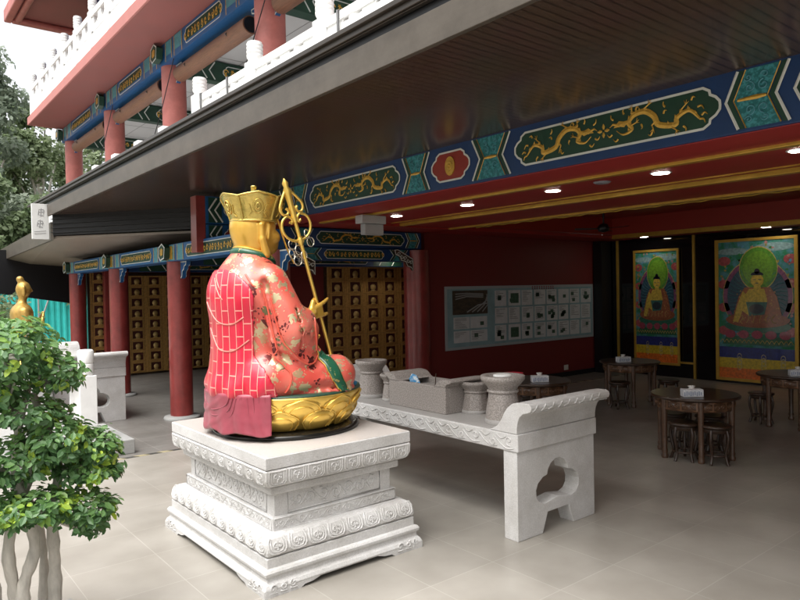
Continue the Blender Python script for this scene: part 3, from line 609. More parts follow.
def balustrade(nm, lb, x, ys, z0, zr, zp, r, grp, ring=True, slots=True, y_end=None):
    t = thing(nm, lb, 'balustrade', (x, ys[0], z0), grp)
    for i, y in enumerate(ys):
        b = MB().box(x-r*.95, y-r*.95, z0, x+r*.95, y+r*.95, zr+.02)
        h = zp-zr-.02; pr_ = [(r*.7, zr+.02)]
        for k in range(4): pr_ += [(r*.98, zr+.03+h*.2+h*.2*k*.95), (r*1.0, zr+.03+h*.3+h*.2*k*.9), (r*.86, zr+.03+h*.34+h*.2*k*.88)]
        pr_ = [(a, min(z, zp-.005)) for a, z in pr_] + [(r*.9, zp-.004), (r*.6, zp)]
        b.lathe(pr_, (x, y, 0), 18).build('baluster_post', white_rail, t, .004)
        if i + 1 < len(ys):
            a, c = y + r, ys[i+1] - r; m_ = MB(); f = lambda s, q, d: (x+d, s, q)
            zo0, zo1 = (z0+(zr-z0)*.62, z0+(zr-z0)*.86) if slots else (zr-.10, zr-.07)
            m_.box(x-.05, a, zo1, x+.05, c, zr).box(x-.035, a, z0, x+.035, c, zo0)
            cs = [a, a+(c-a)*.20, a+(c-a)*.42, a+(c-a)*.58, a+(c-a)*.80, c]
            for k in (0, 2, 4): m_.box(x-.033, cs[k], zo0, x+.033, cs[k+1], zo1)
            for k in (1, 3): m_.ball((x, (cs[k]+cs[k+1])/2, (zo0+zo1)/2), (cs[k+1]-cs[k])*.34, 5, .5, 1, 1).tube([(x, cs[k], zo0+.02), (x, cs[k+1], zo1-.02)], .012, 5)
            for q in (-.04, .04): outline(m_, [(a+.05, z0+.06), (c-.05, z0+.06), (c-.05, z0+(zr-z0)*.48), (a+.05, z0+(zr-z0)*.48)], .02, f, q)
            m_.build('carved_panel', white_rail, t, .003)
    return t
balustrade('balustrade', 'white carved balustrade along the top left balcony', 3.13, [16.75-.98*k for k in range(9)], 6.0, 6.66, 6.93, .075, None)
balustrade('balustrade', 'white balustrade with ringed post heads just above the canopy gutter', 3.2, [2.2, 3.55, 4.92, 6.24, 7.66], 3.72, 4.30, 4.53, .085, None, slots=False)
for y, lb in ((9.11, 'small white block at the foot of the second upper pillar'), (10.16, 'small white block on the roof edge left of the second upper pillar'), (11.31, 'small white block at the foot of the third upper pillar'), (12.48, 'small white block on the roof edge near the far corner')):
    t = thing('roof_block', lb, 'stone block', (3.3, y, 3.72), 'small white blocks on the roof edge'); MB().box(3.23, y-.10, 3.72, 3.37, y+.10, 4.25).build('block', white_rail, t, .01)
for i, y in enumerate((4.63, 6.78, 7.5)):
    t = thing('cable_clip', ['dark cable clip on the white rail near the top edge', 'dark cable clip on the white rail beside a ringed post', 'dark cable clip on the white rail, farthest one'][i], 'clip', (3.13, y, 4.2), 'cable clips on the white rail')
    MB().tube([(3.142, y, 4.08), (3.135, y, 4.30), (3.19, y, 4.312)], .012, 6).build('strap', mat('dark_cable', (.08, .08, .08), .5), t)
# roof eave above the balcony
ev = thing('roof_eave', 'dark red roof eave at the very top left', 'eave', (5, 16, 8.6))
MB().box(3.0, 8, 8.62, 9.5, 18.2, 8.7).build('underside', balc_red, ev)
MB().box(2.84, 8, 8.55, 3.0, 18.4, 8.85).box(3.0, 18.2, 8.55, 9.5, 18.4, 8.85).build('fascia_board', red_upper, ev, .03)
MB().tube([(3.1, 8, 8.56), (3.1, 18.08, 8.56)], .07, 10).tube([(3.1, 18.08, 8.56), (9.4, 18.08, 8.56)], .07, 10).build('roll_moulding', red_upper, ev)
t = thing('upper_house', 'dark blue painted wall under the roof eave', 'wall', (4.4, 10, 6)); MB().box(4.3, 8, 5.9, 9.4, 16.6, 8.61).build('panel', navy, t)
# rolled blinds
for i, (a, b) in enumerate(((4.6, 7.0), (7.75, 10.15), (10.85, 13.3), (14.0, 16.45))):
    t = thing('rolled_blind', ['rolled bamboo blind at the top edge of the picture', 'rolled bamboo blind left of the widest upper pillar', 'rolled bamboo blind in the middle bay', 'rolled bamboo blind at the far left bay'][i], 'blind', (3.93, a, 5.38), 'rolled bamboo blinds under the upper beams')
    b_ = MB().lathe([(.115, 0), (.115, b-a)], (0, 0, 0), 20); b_.v = [(3.93+v[0], a+v[2], 5.36+v[1]) for v in b_.v]; b_.build('bamboo_roll', bamboo, t)
    e_ = MB().lathe([(.10, -.004), (.10, .0)], (0, 0, 0), 18); e_.v = [(3.93+v[0], a+v[2]-.001, 5.36+v[1]) for v in e_.v]; e_.build('roll_end', black, t)
    for q in (.2, .8): MB().tube([(3.93, a+(b-a)*q, 5.25), (3.80, a+(b-a)*q, 5.36), (3.93, a+(b-a)*q, 5.50)], .012, 6).build('strap', darkwood, t)
for y0, y1, lb in ((7.9, 6.9, 'slack wire running beside the widest upper pillar'), (10.9, 9.9, 'slack wire at the second upper pillar'), (14.2, 13.0, 'slack wire at the third upper pillar')):
    o = MB().tube([(3.7, y0, 4.3), (3.72, (y0+y1)/2, 4.85), (3.74, y1, 5.5)], .007, 5).build('wire', black); tag(o, lb, 'wire', 'wires on the upper floor')

# ------------------------------------------------------------------ notice board
nb = thing('notice_board', 'wide pale blue notice board full of papers on the dark red wall', 'notice board', (10.8, 9.08, .8))
X0, X1, Z0, Z1, YB = 8.41, 13.0, .815, 2.01, 9.075
MB().box(X0, YB, Z0, X1, 9.098, Z1).build('frame', mat('pale_metal_frame', (.40, .44, .46), .5), nb, .003)
MB().box(X0+.05, YB-.003, Z0+.05, X1-.05, YB-.0005, Z1-.05).build('blue_backing', mat('notice_blue', (0.26, 0.40, 0.44), .5, var=.2, vscale=2), nb)
paper = mat('notice_paper', (.62, .64, .65), .6, var=.08, vscale=8); ink = mat('notice_ink', (.13, .15, .15), .7); inkg = mat('notice_green_photo', (.05, .11, .07), .6, var=.5, vscale=30)
rr = random.Random(4)
f = lambda s, q, d: (X0+s, YB-d, Z0+q)
W = X1-X0
pb = MB(); 
MB().box(X0+.18, YB-.008, Z0+.66, X0+1.12, YB-.004, Z1-.08).build('aerial_photo', mat('dark_aerial_photo', (.02, .02, .018), .4, col2=(.10, .07, .045), vscale=7, vstretch=(1, 1, 3)), nb)
rd = MB()
for k in range(4): ribbon(rd, [(.55+.14*k, .70), (.85+.09*k, .83), (1.10, .86+.06*k)], .025, f, .0085)
for k in range(3): ribbon(rd, [(.25, .95+.05*k), (.55, 1.0+.03*k), (1.0, .98+.03*k)], .02, f, .0085)
rd.build('photo_roads', mat('photo_road', (.32, .33, .33), .5), nb)
tt = MB()
for k in range(10):
    x = 2.45+k*.075
    for a in ((0, .03, .05, .03), (.0, 0, .05, .0), (.025, .045, .025, -.02), (0, -.02, .05, -.025)): ribbon(tt, [(x+a[0], 1.135+a[1]), (x+a[2], 1.135+a[3])], .011, f, .0045)
tt.build('title_lettering', mat('title_red', (.28, .02, .03), .5), nb)
slots_ = [(.2, .13, .42, .22), (.64, .13, .46, .22), (.2, .39, .42, .22), (.64, .39, .46, .22)]
for c in range(8):
    for r in range(3): slots_.append((1.32+c*.40 + (.01 if r else 0), .10+r*.345, .33+.03*((c+r) % 2), .31))
for (sx, sy, w_, h_) in slots_:
    o = MB().prism([(sx, sy), (sx+w_, sy), (sx+w_, sy+h_), (sx, sy+h_)], f, .003, .007).build('paper_sheet', paper, nb)
    k = MB(); g = MB(); tp = rr.random()
    if tp < .85:
        for i in range(rr.randint(4, 9)):
            yy = sy+h_-.03-i*.028
            if yy < sy+.02: break
            ribbon(k, [(sx+.03, yy), (sx+.03+(w_-.06)*rr.uniform(.3, 1), yy)], .008, f, .0072)
    if tp > .35:
        for i in range(rr.randint(1, 5)):
            gx = sx+rr.uniform(.03, w_-.15); gy = sy+rr.uniform(.03, h_-.13); g.prism([(gx, gy), (gx+.1, gy), (gx+.1, gy+.07), (gx, gy+.07)], f, .0075, .0085)
    if tp > .9: g.prism([(sx+.06, sy+.05), (sx+w_-.06, sy+.05), (sx+w_-.06, sy+h_-.06), (sx+.06, sy+h_-.06)], f, .009, .0095)
    for q, nm, mm in ((k, 'printed_text', ink), (g, 'printed_picture', inkg)):
        if q.v: q.v = q.v; ob = q.build(nm, mm, nb); ob.parent = o

# ------------------------------------------------------------------ painted scrolls on the glass wall
def col(nm, c, r=.3, e=0): return mat(nm, c, r, var=.35, vscale=22, coat=.8)
def scroll(y0, y1, z0, z1, lb):
    """y0 > y1: left edge is at y0 seen from the hall"""
    t = thing('painted_scroll', lb, 'painting', (13.36, (y0+y1)/2, z0), 'painted scrolls on the glass wall'); W_, H_ = y0-y1, z1-z0
    f = lambda s, q, d: (13.375-d, y0-s*W_, z0+q*H_)
    def poly(nm, pts, c, lay, mt=None): MB().prism(pts, f, .002*lay-.002, .002*lay).build(nm, mt or col(nm+'_paint', c), t)
    ell = lambda cx, cy, rx, ry, a0=0, a1=2*PI, n=28: [(cx+rx*math.cos(a0+(a1-a0)*k/n), cy+ry*math.sin(a0+(a1-a0)*k/n)) for k in range(n+(1 if a1-a0 < 6.2 else 0))]
    fr = MB(); fw = .045
    for a, b, c, d in ((-fw, -.02, 0, 1.02), (1, -.02, 1+fw, 1.02), (0, 1, 1, 1.02), (0, -.02, 1, 0)): fr.prism([(a, b), (c, b), (c, d), (a, d)], f, -.004, .03)
    fr.build('frame', goldline, t)
    poly('landscape', [(0, .23), (1, .23), (1, 1), (0, 1)], (.035, .20, .13), 1, mat('painted_landscape', (.02, .22, .10), .45, col2=(.10, .30, .38), vscale=3.5, thr=(.42, .58)))
    poly('clouds', ell(.2, .93, .22, .025) , (.25, .40, .42), 2); poly('clouds', ell(.75, .95, .25, .03), (.25, .40, .42), 2)
    poly('mandorla', ell(.52, .60, .46, .27), (.24, .07, .17), 3); poly('mandorla_inner', ell(.52, .60, .40, .235), (.015, .07, .12), 4)
    ry = MB()
    for k in range(44):
        a = 2*PI*k/44; ribbon(ry, smooth_pts([(.52+.2*math.cos(a), .6+.12*math.sin(a)), (.52+.3*math.cos(a+.05), .6+.18*math.sin(a+.05)), (.52+.385*math.cos(a), .6+.228*math.sin(a))], 3), .006, f, .0085)
    ry.build('painted_ray', col('ray_paint', (.05, .20, .24)), t)
    for sx in (.08, .95): 
        for k in range(4): poly('lotus_flower', ell(sx, .86-.17*k, .09, .035, 0, 6.28, 10), (.42, .08, .09), 3)
    poly('halo', ell(.54, .80, .25, .155), (.10, .30, .03), 5); poly('halo_inner', ell(.54, .80, .20, .125), (.16, .36, .03), 6)
    poly('lotus_seat', ell(.52, .385, .44, .05), (.02, .15, .09), 6)
    poly('legs', ell(.52, .43, .42, .055), (.30, .085, .03), 7)
    poly('robe', [(.18, .42), (.28, .60), (.36, .665), (.70, .665), (.78, .60), (.86, .42), (.52, .40)], (.33, .10, .04), 8)
    poly('torso', [(.32, .50), (.36, .60), (.42, .655), (.62, .655), (.66, .57), (.60, .47), (.42, .46)], (.62, .45, .06), 9)
    poly('arm', [(.34, .64), (.27, .55), (.20, .42), (.27, .41), (.35, .52), (.41, .6)], (.62, .45, .06), 10)
    poly('bowl', ell(.52, .51, .10, .035), (.015, .03, .05), 10); poly('under_robe', [(.38, .56), (.66, .56), (.62, .47), (.42, .46)], (.03, .15, .13), 9.5)
    poly('neck', [(.48, .65), (.58, .65), (.57, .69), (.49, .69)], (.62, .45, .06), 10)
    poly('face', ell(.53, .715, .085, .045), (.66, .48, .07), 11); poly('hair', ell(.53, .752, .085, .026, 0, PI), (.01, .012, .03), 12); poly('topknot', ell(.53, .78, .035, .02), (.01, .012, .03), 12)
    fc = MB()
    for sx in (-.035, .035): ribbon(fc, [(.53+sx-.02, .72), (.53+sx+.02, .72)], .005, f, .024)
    ribbon(fc, [(.51, .695), (.55, .695)], .006, f, .024); fc.build('facial_features', ink, t)
    for k in range(5): poly('lotus_petal', ell(.16+.18*k, .325, .075, .03, 0, 6.28, 12), (.06, .06, .26) if k % 2 else (.36, .05, .09), 8)
    poly('pedestal', [(.05, .25), (.97, .25), (.92, .31), (.1, .31)], (.015, .12, .05), 7)
    for i, (a, b, c_) in enumerate(((.15, .23, (.015, .03, .20)), (.075, .15, (.62, .46, .03)), (0, .075, (.75, .17, .02)))): poly(('navy_band', 'yellow_band', 'orange_band')[i], [(0, a), (1, a), (1, b), (0, b)], c_, 1)
    rg = random.Random(int(y0*100)); dt = {}
    for k in range(150):
        sx, sy = rg.uniform(.03, .97), rg.uniform(.26, .985); inside = ((sx-.52)/.44)**2+((sy-.6)/.26)**2 < 1
        if inside or ((sx-.54)/.25)**2+((sy-.8)/.155)**2 < 1: continue
        q = rg.choice(('leaf_paint', 'blossom_paint', 'water_paint', 'stem_paint')); dt.setdefault(q, MB()).prism([(sx+rg.uniform(.008, .03)*math.cos(a*PI/3.5), sy+rg.uniform(.004, .016)*math.sin(a*PI/3.5)) for a in range(7)], f, .006, .0075)
    cc = {'leaf_paint': (.03, .25, .06), 'blossom_paint': (.50, .22, .20), 'water_paint': (.12, .32, .50), 'stem_paint': (.35, .30, .05)}
    for q, b_ in dt.items(): b_.build('painted_foliage', col(q, cc[q]), t)
    br2 = MB()
    for k in range(70):
        sx, sy = rg.uniform(.22, .82), rg.uniform(.405, .65)
        if abs(sx-.52) < .13 and sy > .47: continue
        if sy > .47 and abs(sx-.52) > .34-(sy-.47)*.5: continue
        br2.prism([(sx+.011*math.cos(a*PI/2.5), sy+.006*math.sin(a*PI/2.5)) for a in range(5)], f, .018, .0195)
    br2.build('robe_brocade', col('brocade_paint', (.48, .26, .07)), t)
    ll = MB()
    for k in range(7): ribbon(ll, smooth_pts([(.2+.09*k, .41), (.26+.075*k, .435+.012*(k % 2)), (.24+.085*k, .465)], 4), .007, f, .0185)
    outline(ll, ell(.54, .80, .25, .155), .008, f, .0105); outline(ll, ell(.52, .60, .46, .27), .007, f, .0065)
    for k in range(16): ribbon(ll, smooth_pts([(.02+.06*k, .262), (.05+.06*k, .285), (.08+.06*k, .262)], 3), .006, f, .0145)
    ll.build('painted_line', col('fine_gold_line', (.55, .42, .12)), t)
    fl = MB()
    for sx in (.28, .6, .85): 
        for k in range(3): outline(fl, ell(sx, .10+.03*k, .03, .035-.006*k, 0, 6.28, 12), .006, f, .004)
    fl.build('band_ornament', col('ornament_paint', (.5, .45, .25)), t)
scroll(8.22, 7.25, .30, 2.68, 'smaller painted scroll of a seated figure, left of the gilt mullion')
scroll(6.38, 4.98, .10, 2.78, 'large bright painted scroll of a seated figure, right of the gilt mullion')

# ------------------------------------------------------------------ tables, stools, tissue boxes
def make_table(lb, x, y, rz, r=.48, h=.715, m=midwood):
    t = thing('round_table', lb, 'table', (0, 0, 0), 'carved wooden tables')
    MB().lathe([(r-.03, h-.04), (r, h-.03), (r+.005, h-.012), (r-.01, h)], n=48).build('table_top', darkwood, t)
    a = MB().lathe([(r-.07, h-.16), (r-.06, h-.155), (r-.06, h-.041), (r-.085, h-.041), (r-.085, h-.16)], n=48)
    k = MB()
    for q in range(16):
        an = 2*PI*q/16+.1; ff = lambda s, z, d: ((r-.058+d)*math.cos(an+s/(r-.06)), (r-.058+d)*math.sin(an+s/(r-.06)), h-.155+z)
        outline(k, [(-.085, .015), (.085, .015), (.085, .10), (-.085, .10)], .012, ff, .004)
        for sg_ in (-1, 1): spiral2(k, .035*sg_, .058, .028, sg_, .008, ff, .004)
    a.build('apron', m, t); k.build('apron_fretwork', mat('light_rosewood', (.20, .10, .05), .35), t)
    for q in range(6):
        an = 2*PI*q/6; cx, cy = (r-.075)*math.cos(an), (r-.075)*math.sin(an)
        MB().lathe([(.034, 0), (.04, .03), (.028, .05), (.036, .08), (.028, .11), (.03, .3), (.034, h-.16), (.036, h-.042)], (cx, cy, 0), 12).build('leg', m, t)
    return t
def make_stool(lb):
    t = thing('round_stool', lb, 'stool', (0, 0, 0), 'round stools around the tables'); h = .43; r = .165
    MB().lathe([(r-.03, h-.04), (r, h-.03), (r+.004, h-.012), (r-.015, h)], n=28).build('seat', darkwood, t)
    MB().lathe([(r-.035, h-.085), (r-.02, h-.08), (r-.02, h-.041)], n=28).build('apron', darkwood, t)
    for q in range(5):
        an = 2*PI*q/5+.3; P = [((r-.03+o)*math.cos(an), (r-.03+o)*math.sin(an), z) for o, z in ((0, h-.05), (.02, h-.14), (.0, h-.25), (-.015, .1), (.005, .03), (.02, 0))]
        MB().tube(smooth_pts(P, 3), [.017]*16, 6).build('leg', darkwood, t)
    MB().tube([((r-.045)*math.cos(2*PI*k/20), (r-.045)*math.sin(2*PI*k/20), .1) for k in range(20)], .011, 6, True).build('stretcher', darkwood, t)
    return t
def tissue_box(x, y, z, rz, lb):
    t = thing('tissue_box', lb, 'tissue box', (x, y, z), 'white tissue boxes on the tables', rz); LOC[t.name] = Vector((0, 0, 0))
    b = MB().box(-.11, -.055, 0, .11, .055, .085); b.build('carton', tissue, t, .006).parent = t
    k = MB()
    for i in range(9): k.box(-.1+i*.022, -.057, .012+.006*(i % 3), -.09+i*.022, -.0555, .055+.008*(i % 2))
    k.build('printed_pattern', mat('pale_blue_print', (.25, .32, .48), .6), t)
    MB().lathe([(.03, .086), (.018, .10), (.032, .118), (.01, .125)], n=9, sx=1.3, sy=.5, flute=lambda a, z: 1+.25*math.sin(3*a)).build('tissue', white_paint, t)
t1 = make_table('nearest round table, with two stools in front, in the middle of the hall', 7.6, 3.95, 0)
tabs = [(7.47, 3.86, .63, None), (9.98, 3.72, .5, 'table at the right edge before the large scroll'), (9.95, 6.25, .7, 'table with a tissue box below the small scroll, next to the notice wall'), (7.1, 5.9, .8, 'table half hidden behind the right end of the altar')]
for x, y, rz, lb in tabs:
    o = t1 if lb is None else copy_tree(t1); o.location = (x, y, 0); o.rotation_euler.z = rz
    if lb: o['label'] = lb
s1 = make_stool('left of the two stools tucked under the nearest table')
for x, y, lb in ((7.17, 3.83, None), (7.27, 3.52, 'right of the two stools tucked under the nearest table'), (7.75, 3.82, 'stool standing between the legs behind the nearest table'), (7.6, 4.2, 'far stool mostly hidden by the nearest table'),
                 (9.85, 4.12, 'stool left of the table at the right edge'), (10.5, 3.6, 'stool behind the table at the right edge'), (9.45, 6.12, 'stool in front of the table by the notice wall'), (10.2, 5.7, 'stool right of the table by the notice wall'), (7.5, 6.3, 'stool beside the half hidden table')):
    o = s1 if lb is None else copy_tree(s1); o.location = (x, y, 0); o.rotation_euler.z = x*3
    if lb: o['label'] = lb
tissue_box(7.22, 3.76, .715, -.75, 'white tissue box on the nearest round table'); tissue_box(9.75, 3.60, .715, -.9, 'white tissue box on the table at the right edge')
tissue_box(9.72, 6.22, .715, -.5, 'white tissue box on the table below the small scroll'); tissue_box(6.98, 5.72, .715, -.6, 'white tissue box on the table behind the altar end')

# ------------------------------------------------------------------ carved reliefs in stone
def spiral3(mb, f, cx, cy, r, sg, w_, turns=1.5, ph=0):
    P = [f(cx+r*(1-k/16)*math.cos(ph+sg*turns*2*PI*k/16), cy+r*(1-k/16)*math.sin(ph+sg*turns*2*PI*k/16), 0) for k in range(15)]
    mb.tube(P, w_, 5)
def relief(mb, f, s0, s1, t0, t1, step, rng):
    c = (t0+t1)/2; h = t1-t0; n_ = max(1, round((s1-s0)/step)); st = (s1-s0)/n_
    for k in range(n_):
        x = s0+st*(k+.5); sg_ = (-1)**k; spiral3(mb, f, x, c+sg_*h*.06, min(h*.34, st*.42), sg_, h*.045, 1.4, rng.uniform(0, 6))
        if k+1 < n_: mb.tube([f(x+st*.2, c-sg_*h*.3, 0), f(x+st*.5, c, 0), f(x+st*.8, c+sg_*h*.3, 0)], h*.045, 5)
        for q in range(3):
            a = rng.uniform(0, 6); p0 = (x+st*.38*math.cos(a), c+h*.38*math.sin(a)); mb.tube([f(p0[0], p0[1], 0), f(p0[0]+.02*math.cos(a+1), p0[1]+.015*math.sin(a+1), 0)], h*.05, 5)
rng = random.Random(11)
# ---- statue plinth
PLX0, PLX1, PLY0, PLY1 = 1.97, 3.31, 3.875, 5.68
pl = thing('stone_plinth', 'white carved stone plinth carrying the seated statue', 'plinth', (2.64, 4.78, 0))
def sw(nm, prof, m=white_stone, bv=.006): return MB().sweep(prof, PLX0, PLY0, PLX1, PLY1).build(nm, m, pl, bv)
sw('base_moulding', [(.012, .035), (.0, .05), (.012, .075), (.03, .09), (.032, .115), (.016, .13), (.014, .150), (.026, .168), (.05, .172)])
# feet with carved cloud blocks and the arched opening between them
fb = MB(); cl = MB()
faces = [(lambda s, q, d: (PLX0+s, PLY0-d+.004, q), PLX1-PLX0), (lambda s, q, d: (PLX0-d+.004, PLY0+s, q), PLY1-PLY0), (lambda s, q, d: (PLX1+d-.004, PLY0+s, q), PLY1-PLY0), (lambda s, q, d: (PLX0+s, PLY1+d-.004, q), PLX1-PLX0)]
for f, Ln in faces:
    po = [(0.0, 0), (.27, 0), (.30, .018), (.36, .022), (.42, .038), (.42, .05), (0, .05)]
    for pp in (po, [(Ln-a, b) for a, b in po]): MB().prism(pp, f, -.08, .0).build('carved_foot', white_stone, pl)
    for base in (0.03, Ln-.25):
        for k in range(3): spiral3(cl, f, base+.035+k*.075, .055, .027, (-1)**k, .006, 1.3, k); cl.tube([f(base+.01+k*.075, .025, 0), f(base+.06+k*.075, .022, 0)], .006, 5)
cl.build('foot_relief', white_stone, pl)
sw('lower_block', [(.045, .165), (.045, .235)])
sw('lower_petal_moulding', [(.060, .237), (.046, .247), (.044, .275), (.052, .315), (.072, .350), (.10, .366), (.13, .370)])
sw('lower_band', [(.142, .366), (.142, .452), (.15, .456)])
sw('waist', [(.172, .45), (.172, .62)])
sw('cornice', [(.13, .618), (.125, .622), (.125, .668), (.14, .672)])
sw('upper_petal_moulding', [(.125, .672), (.095, .682), (.070, .70), (.058, .735), (.056, .798), (.062, .804)])
sw('top_slab', [(.062, .808), (.058, .812), (.058, .888), (.062, .892)], white_stone, .004)
MB().box(PLX0+.066, PLY0+.066, .8915, PLX1-.066, PLY1-.066, .894).build('polished_top', slab_top, pl)
def face_map(prof, fi):
    """point at distance s along the face and height z on the swept profile"""
    def g(s, z, d=0):
        ins = prof[0][0]
        for (d0, z0), (d1, z1) in zip(prof, prof[1:]):
            if z0 <= z <= z1: ins = d0+(d1-d0)*(z-z0)/(z1-z0 or 1); break
        else: ins = prof[-1][0]
        if fi == 0: return (PLX0+s, PLY0+ins-d, z)
        if fi == 1: return (PLX0+ins-d, PLY0+s, z)
        if fi == 2: return (PLX1-ins+d, PLY0+s, z)
        return (PLX0+s, PLY1-ins+d, z)
    return g
up = [(.125, .672), (.095, .682), (.070, .70), (.058, .735), (.056, .798)]; lo = [(.060, .237), (.046, .247), (.044, .275), (.052, .315), (.072, .350), (.10, .366)]
pu = MB(); plw = MB(); wr = MB(); br_ = MB()
for fi, Ln in enumerate((PLX1-PLX0, PLY1-PLY0, PLY1-PLY0, PLX1-PLX0)):
    g = face_map(up, fi); n_ = round((Ln-.14)/.145); st = (Ln-.14)/n_
    for k in range(n_):
        x0 = .07+st*k+.012; x1 = x0+st-.024; zt, zb = .795, .70
        for ins, rd in ((0, .007), (.016, .005)):
            a, b = x0+ins, x1-ins
            P = [g(a, zt), g(a, zb+.02+ins*.5), g(a+.012, zb+ins*.6), g((a+b)/2, zb-.006+ins*.6), g(b-.012, zb+ins*.6), g(b, zb+.02+ins*.5), g(b, zt)]
            pu.tube(P, rd, 6)
        spiral3(pu, g, (x0+x1)/2-.016, .755, .018, 1, .005, 1.2, 1); spiral3(pu, g, (x0+x1)/2+.016, .755, .018, -1, .005, 1.2, 2); pu.tube([g((x0+x1)/2, .72), g((x0+x1)/2, .745)], .009, 5)
        pu.tube([g(x0, zt), g((x0+x1)/2, zt-.004), g(x1, zt)], .005, 5)
    g = face_map(lo, fi); n_ = round((Ln-.10)/.155); st = (Ln-.10)/n_
    for k in range(n_):
        x0 = .05+st*k+.012; x1 = x0+st-.024; zt, zb = .355, .258
        for ins, rd in ((0, .008), (.018, .006)):
            a, b = x0+ins, x1-ins
            P = [g(a+.01, zt-ins*.3), g(a, zt-.03), g(a, zb+.025+ins*.6), g(a+.014, zb+.004+ins*.6), g((a+b)/2, zb-.004+ins*.6), g(b-.014, zb+.004+ins*.6), g(b, zb+.025+ins*.6), g(b, zt-.03), g(b-.01, zt-ins*.3)]
            plw.tube(P, rd, 6)
        spiral3(plw, g, (x0+x1)/2-.014, .305, .02, 1, .006, 1.2, 1); spiral3(plw, g, (x0+x1)/2+.016, .305, .018, -1, .006, 1.2, 2); plw.tube([g((x0+x1)/2, .28), g((x0+x1)/2, .33)], .008, 5)
    gw_ = lambda s, z, d=0, fi=fi: face_map([(.170, .4), (.170, .62)], fi)(s, z, d); gb_ = lambda s, z, d=0, fi=fi: face_map([(.141, .3), (.141, .62)], fi)(s, z, d)
    relief(wr, gw_, .30, Ln-.30, .475, .60, .10, rng)
    for a, b in ((.275, Ln-.275),):
        wr.tube([gw_(a, .468), gw_(b, .468), gw_(b, .608), gw_(a, .608)], .006, 5, True)
    relief(br_, gb_, .17, Ln-.17, .378, .446, .075, rng)
    br_.tube([gb_(.155, .372), gb_(Ln-.155, .372), gb_(Ln-.155, .450), gb_(.155, .450)], .004, 4, True)
pu.build('upper_petal_relief', white_stone, pl); plw.build('lower_petal_relief', white_stone, pl); wr.build('waist_relief', white_stone, pl); br_.build('band_relief', white_stone, pl)

